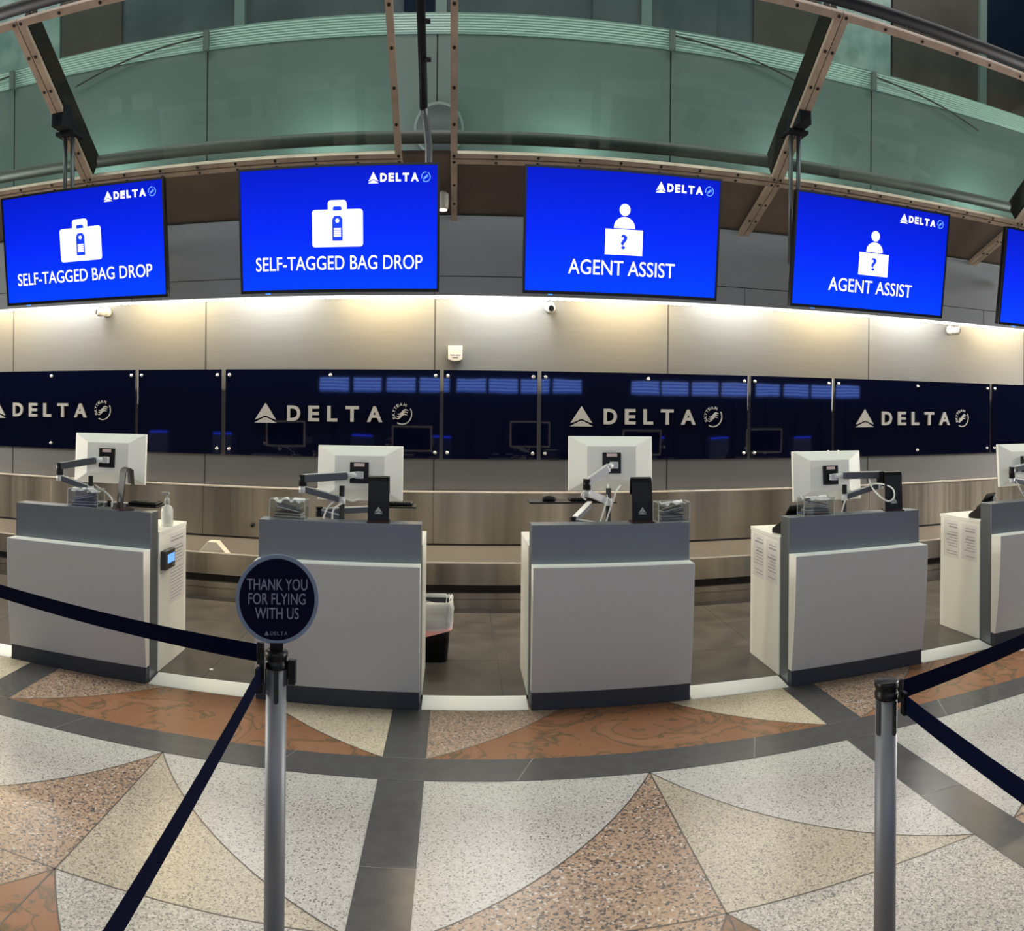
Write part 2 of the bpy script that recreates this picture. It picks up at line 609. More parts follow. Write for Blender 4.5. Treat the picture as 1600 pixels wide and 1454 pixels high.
def spaced_text(mb, s, o, u, w, nrm, width, height, depth, bold, rel, m=0, ms=None):
    """letters of s one by one so that the spacing is wide; rel = relative letter widths"""
    tot = sum(rel)
    gap = (width - tot * height) / (len(s) - 1)
    a = -width / 2
    u_ = Vector(u)
    for ch, r in zip(s, rel):
        put_text(mb, ch, Vector(o) + u_ * (a + r * height / 2), u, w, nrm, r * height, height, depth, bold, m, ms)
        a += r * height + gap


def widget(mb, o, u, w, nrm, width, height, depth, m=0, ms=None):
    """triangular mark: tall triangle with an arched notch over a flat chevron; o = centre"""
    def P(poly):
        mb.prism([((a - 0.5) * width, (b - 0.5) * height) for a, b in poly], o, u, w, nrm, depth, m, ms)
    P([(0.5, 1.0), (0.97, 0.16), (0.74, 0.25), (0.58, 0.34), (0.5, 0.37), (0.42, 0.34), (0.26, 0.25), (0.03, 0.16)])
    P([(0.0, 0.0), (1.0, 0.0), (0.75, 0.16), (0.6, 0.25), (0.5, 0.29), (0.4, 0.25), (0.25, 0.16)])


def emblem(mb, o, u, w, nrm, rad, depth, letters=True, m=0):
    """round alliance mark: open ring, three waves, lettering over the open side"""
    o, u, w, nrm = Vector(o), Vector(u), Vector(w), Vector(nrm)

    def arc(r0, r1, a0, a1, k=22):
        pts = [(r0 * math.cos(R(a0 + (a1 - a0) * i / k)), r0 * math.sin(R(a0 + (a1 - a0) * i / k))) for i in range(k + 1)]
        pts += [(r1 * math.cos(R(a1 + (a0 - a1) * i / k)), r1 * math.sin(R(a1 + (a0 - a1) * i / k))) for i in range(k + 1)]
        mb.prism(pts, o, u, w, nrm, depth, m)
    if letters:
        arc(rad * .90, rad, -120, 30)
        for ch, a in zip('SKYTEAM', (205, 184, 163, 142, 120, 97, 70)):
            q = R(a)
            put_text(mb, ch, o + u * (math.cos(q) * rad * .86) + w * (math.sin(q) * rad * .86), u, w, nrm, rad * (.26 if ch != 'M' else .3), rad * .27, depth, 0.02, m, rot=q - math.pi / 2)
    else:
        arc(rad * .84, rad, -140, 60)
        arc(rad * .84, rad, 80, 200)
    for j in range(3):
        k = 14
        top, bot = [], []
        for i in range(k + 1):
            t = i / k
            x = (-0.55 + 1.1 * t) * rad + (j - 1) * rad * .06
            z = (-0.22 + 0.2 * j) * rad + math.sin(t * 2 * math.pi + 3.4) * rad * .13 + (t - .5) * rad * .28
            h = rad * .075 * math.sin(math.pi * min(max(t, .04), .96)) + rad * .012
            top.append((x, z + h))
            bot.append((x, z - h))
        mb.prism(bot + top[::-1], o, u, w, nrm, depth, m)


XU, ZU, FWD = (1, 0, 0), (0, 0, 1), (0, -1, 0)

# ------------------------------------------------------------------ floor with inlaid stone
MODX, STRIP_W, STRIP_X = 2.49, 0.229, -0.263
BAND0, BAND1 = 3.845, 4.085
fl = MB()
fl.add([(-14, -9, 0), (15, -9, 0), (15, 4.93, 0), (-14, 4.93, 0)], [(0, 1, 2, 3)], 0)
FM = ['terrazzo_white', 'terrazzo_beige', 'granite_pink', 'stone_orange', 'band_dark', 'floor_line', 'band_joint', 'terrazzo_grey', 'terrazzo_yellow']


def arc_pts(a, b, sag, k=20):
    """arc from a to b bulging to the left of a->b when sag > 0"""
    a, b = Vector(a), Vector(b)
    d = b - a
    L = d.length
    nrm = Vector((-d.y, d.x)) / L
    r = L * L / (8 * abs(sag)) + abs(sag) / 2
    half = math.asin(L / 2 / r)
    c = (a + b) / 2 - nrm * math.copysign(r - abs(sag), sag)
    out = []
    for i in range(k + 1):
        t = -half + 2 * half * i / k
        q = nrm * math.copysign(1, sag) * r * math.cos(t) + d / L * r * math.sin(t)
        out.append(c + q)
    return out


def flat(poly, z, m):
    fl.add([(q[0], q[1], z) for q in poly], [list(range(len(poly)))], m)


def line(pts, w, z, m):
    for a, b in zip(pts[:-1], pts[1:]):
        a, b = Vector(a[:2]), Vector(b[:2])
        d = (b - a).normalized()
        nn = Vector((-d.y, d.x)) * w / 2
        flat([a + nn, a - nn, b - nn, b + nn], z, m)


ZA, ZB, ZC = 0.0005, 0.0010, 0.0015
ROW = 2.55
for i in range(-5, 6):
    xs = STRIP_X + MODX * i
    flat([(xs - STRIP_W / 2, -9), (xs + STRIP_W / 2, -9), (xs + STRIP_W / 2, 4.93), (xs - STRIP_W / 2, 4.93)], ZC, 4)
    xl, xr = xs + STRIP_W / 2, xs + MODX - STRIP_W / 2
    xm = (xl + xr) / 2
    for k in (-1, 0, 1, 2):
        y0 = 1.535 - ROW * k
        y1 = y0 + 2.31
        ym = (y0 + y1) / 2
        top = y1 if k >= 0 else None
        if k >= 0:   # upper half: white corners, pink and beige wedge
            la = arc_pts((xm, y1), (xl, ym), 0.108)
            ra = arc_pts((xm, y1), (xr, ym), -0.108)
            flat(la + [Vector((xm, ym))], ZA, 2)
            flat([Vector((xm, ym))] + ra[::-1], ZA, 1)
            line(la, .007, ZB, 5)
            line(ra, .007, ZB, 5)
            line([(xm, ym), (xm, y1)], .007, ZB, 5)
            line([(xl, ym), (xr, ym)], .007, ZB, 5)
        # lower half: pink and pale corners, orange wedge
        lim = min(ym, 4.93)
        flat([(xl, y0), (xm, y0), (xm, lim), (xl, lim)], ZA, 2)
        flat([(xm, y0), (xr, y0), (xr, lim), (xm, lim)], ZA, 8 if k < 0 else 7)
        la = arc_pts((xm, ym), (xl, y0), 0.108)
        ra = arc_pts((xm, ym), (xr, y0), -0.108)
        la = [q for q in la if q.y <= 4.93]
        ra = [q for q in ra if q.y <= 4.93]
        flat(la + ra[::-1], ZB, 3)
        line(la, .006, ZC, 5)
        line(ra, .006, ZC, 5)
        if k >= 0:
            line([(xm, y0), (xm, ym)], .007, ZC, 5)
for k in range(-1, 4):
    y = BAND0 - ROW * (k + 1)
    flat([(-14, y), (15, y), (15, y + .24), (-14, y + .24)], ZC + .0005, 4)
for i in range(-4, 5):
    for dx in (-0.62, 0.62):
        x = STRIP_X + MODX * (i + .5) + dx
        line([(x - .05, BAND0), (x + .05, BAND1)], .005, ZC + .001, 6)
    xs = STRIP_X + MODX * i
    for y in (BAND0, BAND1, 3.1):
        line([(xs - STRIP_W / 2, y), (xs + STRIP_W / 2, y)], .004, ZC + .001, 6)
struct(fl.build('floor', FM), 'polished hall floor of inlaid terrazzo arcs, granite wedges and dark stone bands', 'floor')

st = MB()
st.box(-14, 15, 4.93, 9.0, -0.05, 0.02, 0)
for y in (5.62, 6.3, 6.95):
    st.add([(-14, y, .0205), (15, y, .0205), (15, y + .006, .0205), (-14, y + .006, .0205)], [(0, 1, 2, 3)], 1)
for i in range(-14, 16):
    x = i * .98 + .3
    st.add([(x, 4.93, .0205), (x + .006, 4.93, .0205), (x + .006, 7.05, .0205), (x, 7.05, .0205)], [(0, 1, 2, 3)], 1)
struct(st.build('floor_staff', ['staff_tile', 'staff_joint']), 'raised dark grey tiled floor of the staff lane behind the counters', 'floor')

# ------------------------------------------------------------------ back wall, fascia, upper wall
WY = 8.15
JX = [STRIP_X + .02 + 2.486 * i for i in range(-5, 7)]
wb = MB()
wb.box(-14, 15, WY, WY + .2, 0, 5.30, 0)
for x in JX:
    wb.add([(x - .008, WY - .0015, .9), (x + .008, WY - .0015, .9), (x + .008, WY - .0015, 3.0), (x - .008, WY - .0015, 3.0)], [(0, 1, 2, 3)], 1)
    wb.add([(x - .007, WY - .0015, 3.0), (x + .007, WY - .0015, 3.0), (x + .007, WY - .0015, 5.3), (x - .007, WY - .0015, 5.3)], [(0, 1, 2, 3)], 1)
struct(wb.build('wall_back', ['wall_metal', 'seam']), 'tall back wall of brushed metal panels with dark seams behind the counters', 'wall')
ub = MB()
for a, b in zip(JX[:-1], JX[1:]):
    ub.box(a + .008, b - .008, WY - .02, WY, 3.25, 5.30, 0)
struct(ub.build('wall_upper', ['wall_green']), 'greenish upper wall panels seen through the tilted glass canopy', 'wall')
rb = MB()
k = 7
for i in range(k):
    z0, z1 = 5.31 + i * .026, 5.31 + (i + 1) * .026
    rb.add([(-14, WY - .05, z0), (15, WY - .05, z0), (15, WY - .035, z1), (-14, WY - .035, z1)], [(0, 1, 2, 3)], 0)
    rb.add([(-14, WY - .035, z1), (15, WY - .035, z1), (15, WY - .05, z1), (-14, WY - .05, z1)], [(0, 1, 2, 3)], 0)
rb.box(-14, 15, WY - .03, WY + .2, 5.30, 5.31 + k * .026, 0)
struct(rb.build('trim_1', 'band_ribbed'), 'pale ribbed metal band along the top of the upper wall', 'trim')

for x, lab in ((JX[3], 'at the photo edge seam'), (JX[4], 'above the bag drop screens'), (JX[6], 'above the first AGENT ASSIST screen'), (JX[7], 'above the second AGENT ASSIST screen')):
    t = thing('cable_clamp', 'dark clamp and slack wire on the ribbed band ' + lab, 'cable clamp', (x, WY - .06, 5.4), group='cable clamps on the ribbed band')
    q = MB()
    q.box(x - .03, x + .03, WY - .10, WY - .052, 5.27, 5.47)
    q.build('clamp', mat('clamp', rgb(70, 78, 74), .6), t)
    sg = 1 if x > 0 else -1
    q = MB()
    q.tube(smooth_path([(x + sg * .03, WY - .08, 5.42), (x + sg * .6, WY - .08, 5.36), (x + sg * 1.1, WY - .08, 5.27), (x + sg * 1.6, WY - .08, 5.13)]), .009, 6)
    q.build('wire', 'bolt', t)
fa = MB()
FY = 6.0
fa.box(-14, 15, FY, FY + .08, 2.50, 3.06, 0)
fa.box(-14, 15, FY + .08, WY - .02, 3.0, 3.06, 0)
fa.add([(-14, FY - .001, 2.632), (15, FY - .001, 2.632), (15, FY - .001, 2.638), (-14, FY - .001, 2.638)], [(0, 1, 2, 3)], 1)
for x in [-2.67, -.19, 2.30, 4.78]:
    fa.add([(x, FY - .001, 2.5), (x + .005, FY - .001, 2.5), (x + .005, FY - .001, 2.632), (x, FY - .001, 2.632)], [(0, 1, 2, 3)], 1)
struct(fa.build('ceiling_soffit', ['fascia', 'seam']), 'long grey metal soffit fascia hanging behind the blue screens', 'soffit')

# light strip along the fascia's lower edge: a row of diodes on a white carrier
ls = thing('led_light_strip', 'bright dotted light strip along the lower edge of the grey fascia', 'light strip', (0, FY + .05, 2.49))
q = MB()
q.box(-13, 14, FY + .012, FY + .07, 2.488, 2.4995)
q.build('carrier', mat('carrier', rgb(200, 198, 190), .5, emit=(1, .95, .84, 1), estr=1.3), ls)
q = MB()
x = -7.5
while x < 9.0:
    q.box(x, x + .035, FY + .008, FY + .03, 2.481, 2.4885)
    x += .06
q.build('diode_row', 'led', ls)['kind'] = 'stuff'

# cove lamps behind the fascia wash the wall; warm and cool tubes alternate
warm, cool = (1.0, 0.80, 0.48), (1.0, 0.97, 0.90)
for xx, c, e in ((-8.2, warm, 20), (-6.9, cool, 20), (-5.4, warm, 26), (-4.45, cool, 26), (-3.15, warm, 34), (-2.0, cool, 26), (-.75, warm, 34), (.45, cool, 32), (1.75, warm, 34), (3.0, cool, 24), (4.15, warm, 32), (5.3, cool, 24), (6.8, warm, 34), (8.2, cool, 22)):
    area('cove_lamp', (xx, 7.86, 2.93), (xx, 8.06, 2.0), .95, .05, e * 1.3, c)
# green-white lamps standing on the soffit wash the upper wall
for xx in (-6.9, -3.9, -1.35, 1.15, 3.7, 6.2, 8.7):
    area('upper_wall_lamp', (xx, 7.72, 3.95), (xx, 8.15, 4.6), 0.5, .10, 15, (.84, 1.0, .94))
    area('upper_wall_lamp', (xx + 1.25, 6.9, 3.4), (xx + 1.25, 8.15, 5.4), .9, .2, 5, (.84, 1.0, .94))
area('roof_lamp', (0, 10.0, 12.0), (0, 12.4, 7.5), 24, 1.2, 300, (.82, 1.0, .95))

# slanted bronze ceiling panel between the fascia and the canopy rail
bp_ = MB()
for x0, x1 in [(-14, -2.74), (-2.74, 2.29), (2.29, 4.635), (4.635, 15)]:
    bp_.prism([(0, 0), (x1 - x0 - .004, 0), (x1 - x0 - .004, 1), (0, 1)], (x0, 6.04, 3.075), XU, (0, -.63, .25), (0, .37, .93), .03, 0)
struct(bp_.build('ceiling_bronze', 'brown_panel'), 'dark bronze slanted panel between the grey fascia and the canopy rail', 'ceiling')

# ------------------------------------------------------------------ glass canopy frames
P0, P1, P2 = Vector((0, 6.0, 3.06)), Vector((0, 5.334, 3.295)), Vector((0, 4.294, 4.015))


def bar(mb, x0, x1, a, b, w=.042, t=.05):
    """flat frame bar along X (x0..x1) at point a, or along the slope at x0 when b is given"""
    if b is None:
        mb.box(x0, x1, a.y - t / 2, a.y + t / 2, a.z - w / 2, a.z + w / 2, 0)


def canopy(x0, x1, label, low_left=True, low_right=True):
    t = thing('glass_canopy_frame', label, 'glass canopy', ((x0 + x1) / 2, P1.y, P1.z), group='tilted glass canopy frames')
    d = (P2 - P1).normalized()
    nrm = Vector((0, -d.z, d.y)) * -1.0          # faces up and back
    nv = Vector((0, -d.z, d.y))                   # toward the hall
    if nv.y > 0:
        nv = -nv
    L = (P2 - P1).length
    f = MB()
    w = .045

    def slab(xa, xb, sa, sb, off, th, m):
        o = P1 + d * sa + nv * off
        f.prism([(0, 0), (xb - xa, 0), (xb - xa, sb - sa), (0, sb - sa)], (xa, o.y, o.z), XU, d, nv, th, m)
    slab(x0, x0 + w, 0, L, 0, .03, 0)
    slab(x1 - w, x1, 0, L, 0, .03, 0)
    slab(x0 + w, x1 - w, 0, w * .8, 0, .03, 0)
    slab(x0 + w, x1 - w, L - w, L, 0, .03, 0)

    def bolt(x, s):
        o = P1 + d * s + nv * .0302
        f.prism([(.011 * math.cos(R(a)), .011 * math.sin(R(a))) for a in range(0, 360, 45)], (x, o.y, o.z), XU, d, nv, .004, 1)
    k = 8
    for i in range(k + 1):
        x = x0 + .022 + (x1 - x0 - .044) * i / k
        bolt(x, w * .4)
        bolt(x, L - w / 2)
    for i in range(1, 5):
        bolt(x0 + w / 2, L * i / 5)
        bolt(x1 - w / 2, L * i / 5)
    f.build('upper_frame', ['bronze', 'bolt'], t)
    # lower frame on the shallower slope, running down behind the fascia
    f2 = MB()
    d2 = (P0 - P1).normalized()
    n2 = Vector((0, d2.z, -d2.y))
    if n2.z > 0:
        n2 = -n2
    L2 = (P0 - P1).length + .03

    def slab2(xa, xb, sa, sb, th, m):
        o = P1 + d2 * sa
        f2.prism([(0, 0), (xb - xa, 0), (xb - xa, sb - sa), (0, sb - sa)], (xa, o.y, o.z), XU, d2, n2, th, m)
    slab2(x0, x1, .006, .05, .03, 0)
    slab2(x0, x0 + w, .05, L2, .03, 0)
    slab2(x1 - w, x1, .05, L2, .03, 0)
    for i in range(k + 1):
        x = x0 + .022 + (x1 - x0 - .044) * i / k
        o = P1 + d2 * .03 + n2 * .0302
        f2.prism([(.011 * math.cos(R(a)), .011 * math.sin(R(a))) for a in range(0, 360, 45)], (x, o.y, o.z), XU, d2, n2, .004, 1)
    for s in (.28, .5):
        for x in (x0 + w / 2, x1 - w / 2):
            o = P1 + d2 * s + n2 * .0302
            f2.prism([(.011 * math.cos(R(a)), .011 * math.sin(R(a))) for a in range(0, 360, 45)], (x, o.y, o.z), XU, d2, n2, .004, 1)
    f2.build('lower_frame', ['bronze', 'bolt'], t)
    g = MB()
    o = P1 + d * .01 - nv * .012
    g.prism([(0, 0), (x1 - x0 - .02, 0), (x1 - x0 - .02, L - .02), (0, L - .02)], (x0 + .01, o.y, o.z), XU, d, nv, .01, 0)
    g.build('glass_pane', 'canopy_glass', t)
    # grey stiffening channel behind the glass
    for xa, xb in ((x0 + .004, x0 + .040), (x1 - .040, x1 - .004)):
        if xa < -.2 < xb or abs(x0 + .062) < .02 and xa < .2 or abs(x1 + .395) < .02 and xb > -.6:
            continue
        c = MB()
        o = P1 + d * .02 - nv * .024
        c.prism([(0, 0), (xb - xa, 0), (xb - xa, L - .10), (0, L - .10)], (xa, o.y, o.z), XU, d, -nv, .17, 0)
        c.build('rear_fin', 'fin', t)
    return t


canopy(-5.075, -2.742, 'tilted glass canopy frame cut off at the photo edge above the hand-sanitizer counter')
canopy(-2.736, -.395, 'tilted bronze-framed glass canopy above the two SELF-TAGGED BAG DROP screens')
canopy(-.062, 2.284, 'tilted bronze-framed glass canopy above the AGENT ASSIST screen beside the dark strut')
canopy(2.290, 4.632, 'tilted bronze-framed glass canopy above the AGENT ASSIST screen nearest the cut-off screen')
canopy(4.638, 6.98, 'bronze canopy frame barely showing above the cut-off blue screen')

q = MB()
q.tube([(-8, 4.25, 4.05), (10, 4.25, 4.05)], .038, 14)
tag(q.build('canopy_top_tube', 'tube_dark'), 'long black round tube running along the upper edge of the glass canopies', 'tube')
q = MB()
q.tube([(-8, 5.42, 3.437), (10, 5.42, 3.437)], .043, 14)
tag(q.build('canopy_purlin', 'channel_grey'), 'long dark round purlin just above the canopy rail, seen through the glass', 'tube')

# strut in the gap with its pole, and two brackets with twin poles
t = thing('canopy_strut', 'dark curved strut with bolts between the two canopies, above the grey pole', 'strut', (-.235, 5.0, 3.48))
q = MB()
q.tube([(-.235, 4.25, 4.07), (-.235, 4.42, 3.95), (-.235, 4.7, 3.74), (-.235, 4.9, 3.58), (-.235, 5.0, 3.47)], .026, 12)
q.build('strut_bar', 'tube_dark', t)
for s in (.45, .68):
    q = MB()
    c = Vector((-.235, 4.25, 4.07)).lerp(Vector((-.235, 5.0, 3.47)), s)
    q.tube([c + Vector((.02, 0, 0)), c + Vector((.055, 0, 0))], .014, 10)
    q.build('bolt_head', 'tube_dark', t)
t = thing('hanger_pole', 'single grey hanger pole below the dark strut, behind the second blue screen', 'hanger pole', (-.2, 5.0, 2.75))
q = MB()
q.tube([(-.235, 5.0, 3.50), (-.22, 5.0, 3.40), (-.20, 5.0, 3.25), (-.195, 5.0, 2.66)], .024, 12)
q.build('pole', 'tube_grey', t)
for bx, lab in ((-2.735, 'above the first SELF-TAGGED BAG DROP screen cut by the photo edge'), (2.287, 'between the two AGENT ASSIST screens')):
    t = thing('hanger_bracket', 'black twin-pole bracket ' + lab, 'hanger bracket', (bx, 5.0, 3.5))
    q = MB()
    q.prism([(0, 0), (.22, -.13), (.22, -.21), (-.02, -.21)], (bx - .045, 4.84, 3.73), (0, 1, 0), ZU, XU, .09, 0)
    q.box(bx - .075, bx + .075, 4.93, 5.09, 3.495, 3.52, 0)
    q.build('bracket_plate', 'tube_dark', t, bevel=.004)
    for dx in (-.03, .03):
        q = MB()
        q.tube([(bx + dx, 5.0, 3.50), (bx + dx, 5.0, 2.66)], .016, 10)
        q.build('pole', 'tube_grey', t)
t = thing('spot_lamp', 'small pale lamp under the bronze panel beside the second blue screen', 'lamp', (-.13, 5.72, 3.07))
q = MB()
q.lathe([(.001, 0), (.036, 0), (.04, .02), (.04, .1), (.02, .12)], (-.12, 5.70, 3.04), 16)
q.build('lamp_body', 'cam_white', t)
q = MB()
q.lathe([(.001, 0), (.03, 0), (.03, .008), (.001, .008)], (-.12, 5.70, 3.03), 16)
q.build('lens', 'spot_emit', t)
q = MB()
cx, cz = -.22, 4.375
q.lathe([(.262, 0), (.262, .02), (.24, .028), (.24, .0281)], (cx, WY - .055, cz), 40, 0, axis='Y')
q.lathe([(.001, -.004), (.235, -.004), (.235, .03)], (cx, WY - .052, cz), 40, 1, axis='Y')
tag(q.build('round_wall_cover', [mat('cover_rim', rgb(92, 104, 100), .5), mat('cover_face', rgb(48, 58, 58), .6)]), 'round dark grey cover on the upper wall behind the grey pole', 'wall cover')

# ------------------------------------------------------------------ far facade above the wall
ff = MB()
FYY = 13.0
ff.box(-16, 18, FYY, FYY + .2, 4.0, 15, 0)
for x0, x1, z0, z1, mm in ((-9.2, -7.3, 5, 15, 3), (-7.25, -6.0, 5, 9.2, 2), (5.1, 6.35, 5, 9.0, 2), (6.45, 7.95, 5, 15, 3), (8.0, 10.1, 5, 15, 2), (10.35, 14, 8.9, 15, 1), (10.35, 14, 5, 8.7, 2), (-.95, -.45, 5, 15, 1), (-12.5, -9.3, 5, 15, 1), (2.2, 4.4, 5, 8.6, 0)):
    ff.box(x0, x1, FYY - .06, FYY, z0, z1, mm)
for x in (-10.6, -3.75, -.33, 3.12, 10.2):
    ff.box(x - .09, x + .09, FYY - .14, FYY, 4, 15, 4)
for z in (8.75, 10.4):
    ff.box(7.95, 10.2, FYY - .09, FYY, z, z + .05, 4)
struct(ff.build('wall_far', ['facade_dark', 'facade_navy', 'facade_brown', 'facade_pale', mat('mullion_pale', rgb(150, 168, 160), .5)]), 'dim glazed far facade with pale columns above the upper wall', 'wall')

# ------------------------------------------------------------------ navy glass panels with the airline lettering
PY = 8.085
for x0, x1, logo, lab in (
    (-5.72, -3.545, -4.645, 'glossy navy wall panel with silver DELTA lettering, cut by the photo edge behind the sanitizer counter'),
    (-3.510, -2.525, None, 'plain glossy navy wall panel between the two lettered panels behind the bag drop counters'),
    (-2.478, -.185, -1.27, 'glossy navy wall panel with silver DELTA lettering, under the second SELF-TAGGED BAG DROP screen'),
    (-.148, .828, None, 'plain glossy navy wall panel below the small white wall box'),
    (.868, 3.152, 2.05, 'glossy navy wall panel with silver DELTA lettering, below the first AGENT ASSIST screen'),
    (3.188, 4.205, None, 'plain glossy navy wall panel between the two lettered panels behind the agent counters'),
    (4.240, 6.560, 5.40, 'glossy navy wall panel with silver DELTA lettering, farthest from the thank-you sign'),
    (6.595, 7.60, None, 'plain glossy navy wall panel cut off by the photo edge under the cut-off screen')):
    t = thing('lettered_wall_panel' if logo else 'plain_wall_panel', lab, 'wall panel', ((x0 + x1) / 2, PY, 1.21))
    q = MB()
    q.box(x0, x1, PY, PY + .012, 1.212, 2.062)
    q.build('glass_sheet', 'navy_gloss', t, bevel=.002)
    xs = [x0 + .045, x1 - .045] + ([(x0 + x1) / 2] if logo else [])
    for x in xs:
        for z in (1.27, 2.005):
            q = MB()
            q.lathe([(.001, -.012), (.014, -.012), (.018, -.006), (.018, .0), (.012, .0), (.012, .065)], (x, PY, z), 12, axis='Y')
            q.build('standoff', 'standoff', t)
    if logo:
        q = MB()
        widget(q, (logo - .757, PY - .001, 1.632), XU, ZU, FWD, .245, .195, .018, 0, 1)
        q.build('triangle_mark', ['letter_silver', 'letter_edge'], t)
        q = MB()
        spaced_text(q, 'DELTA', (logo - .015, PY - .001, 1.632), XU, ZU, FWD, 1.01, .152, .018, .03, (.93, .76, .70, .92, 1.06), 0, 1)
        q.build('lettering', ['letter_silver', 'letter_edge'], t)
        q = MB()
        emblem(q, (logo + .695, PY - .001, 1.638), XU, ZU, FWD, .105, .006)
        q.build('round_emblem', 'letter_silver', t)

# ------------------------------------------------------------------ baggage conveyor
t = thing('baggage_conveyor', 'long stainless steel baggage conveyor running behind all the counters', 'conveyor', (0, 7.5, .02))
q = MB()
for a, b in zip(JX[:-1], JX[1:]):
    q.box(a, b - .004, 8.10, 8.145, .40, .885)
q.build('back_panel', 'steel', t)
q = MB()
q.box(-14, 15, 8.07, 8.147, .886, .902)
q.build('top_cap', 'steel_edge', t, bevel=.003)
q = MB()
q.box(-14, 15, 7.075, 8.10, .345, .38)
q.build('belt_bed', mat('belt_bed', rgb(120, 113, 104), .4, .5), t)
q = MB()
q.box(-14, 15, 7.05, 7.074, .398, .410)
q.build('front_lip', 'steel_edge', t, bevel=.002)
q = MB()
x = -13.6
while x < 14:
    q.box(x, x + 2.48, 7.05, 7.074, .222, .397)
    x += 2.486
q.build('front_panel', 'steel', t)
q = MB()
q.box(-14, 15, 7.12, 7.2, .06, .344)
q.build('recess', 'gap_shade', t)
q = MB()
q.box(-14, 15, 7.05, 7.10, .105, .155)
q.box(-14, 15, 7.06, 7.10, .0205, .10)
q.build('bumper_rail', 'steel', t)
q = MB()
q.prism([(-.15, 0), (.15, 0), (.04, .11), (-.05, .11)], (-2.30, 7.12, .381), XU, ZU, (0, 1, 0), .12, 0)
tag(q.build('white_wedge_block', mat('wedge', rgb(196, 188, 172), .6), bevel=.004), 'small off-white tapered block standing on the conveyor edge near the sanitizer counter', 'block')
q = MB()
q.lathe([(.001, -.02), (.02, -.02), (.024, 0), (.024, .012)], (-2.165, 8.085, .52), 14, axis='Y')
tag(q.build('steel_knob', 'black'), 'small dark knob on the stainless conveyor back panel beside the thank-you sign', 'knob')

# ------------------------------------------------------------------ counters
NAMES = ['the counter with the sanitizer bottle', 'the counter behind the thank-you sign', 'the counter across the gap from the trash bin', 'the counter behind the signless belt post', 'the counter cut off by the photo edge']
CX = [(-3.035, -1.980), (-1.240, -.216), (.462, 1.474), (2.172, 3.222), (3.910, 4.945)]
KY, RY0, RY1, DY1 = 4.742, 4.79, 4.93, 5.47


def arc_curve(k=10):
    """side profile of the bulging front panel: (y, z) from top back round the front to the bottom"""
    pts = [(RY0, .815), (4.672, .815)]
    for i in range(1, k + 1):
        s = i / k
        pts.append((4.672 + .066 * s * s * .9 + .004 * s, .815 - .715 * s))
    pts.append((RY0, .10))
    return pts


for ci, ((x0, x1), nm) in enumerate(zip(CX, NAMES)):
    desc = ['white and grey check-in counter with a sanitizer bottle on its rear desk',
            'white and grey check-in counter standing behind the round thank-you sign',
            'white and grey check-in counter across the open gap from the trash bin',
            'white and grey check-in counter behind the belt post that has no sign',
            'white and grey check-in counter cut off by the edge of the photo'][ci]
    t = thing('check_in_counter', desc, 'counter', ((x0 + x1) / 2, RY0, 0), group='check-in counters in a row')
    q = MB()
    q.box(x0, x1, RY0, RY1 - .002, .002, 1.037)
    q.build('grey_riser', 'riser_grey', t, bevel=.003)
    q = MB()
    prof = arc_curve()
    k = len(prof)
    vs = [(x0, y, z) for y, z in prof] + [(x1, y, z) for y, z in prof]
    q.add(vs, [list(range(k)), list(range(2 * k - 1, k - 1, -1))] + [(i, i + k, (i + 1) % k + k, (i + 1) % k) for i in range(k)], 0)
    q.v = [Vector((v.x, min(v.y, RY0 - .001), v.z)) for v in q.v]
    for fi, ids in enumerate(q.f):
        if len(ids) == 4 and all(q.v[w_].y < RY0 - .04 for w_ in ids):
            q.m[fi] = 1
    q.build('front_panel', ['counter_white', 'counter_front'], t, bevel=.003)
    q = MB()
    q.box(x0 + .004, x1 - .004, KY, RY0 - .001, .002, .098)
    q.build('kick_board', 'kick', t)
    d = MB()
    e0 = x0 - (.006 if ci >= 2 else -.004)
    e1 = x1 + (.006 if ci < 2 else -.004)
    d.box(e0, e1, RY1, DY1, .021, .875)
    d.build('desk_cabinet', 'counter_white', t, bevel=.002)
    d = MB()
    d.box(e0, e1, RY1, DY1 + .01, .876, .90)
    d.build('desk_top', 'counter_white', t, bevel=.002)
    # printed notices on the visible side
    if ci in (0, 3, 4):
        side = e1 + .0012 if ci == 0 else e0 - .0012
        sheets = [(5.14, 5.44, .40, .86)] if ci == 0 else [(4.97, 5.17, .585, .855), (5.21, 5.42, .575, .865)]
        for ya, yb, za, zb in sheets:
            q = MB()
            sg = 1 if ci == 0 else -1
            q.box(min(side, side - sg * .001), max(side, side - sg * .001), ya, yb, za, zb, 0)
            n_ = int((zb - za) / .022)
            for i in range(n_):
                z = zb - .03 - i * .021
                if z < za + .02 or i in (2, 9):
                    continue
                b_ = .012 if i in (1, 4) else .006
                y2 = yb - .03 - random.random() * .05
                q.box(min(side, side + sg * .0004), max(side, side + sg * .0004), ya + .02, y2, z - b_ / 2, z + b_ / 2, 1)
            q.build('printed_notice', ['paper', 'paper_ink'], t)

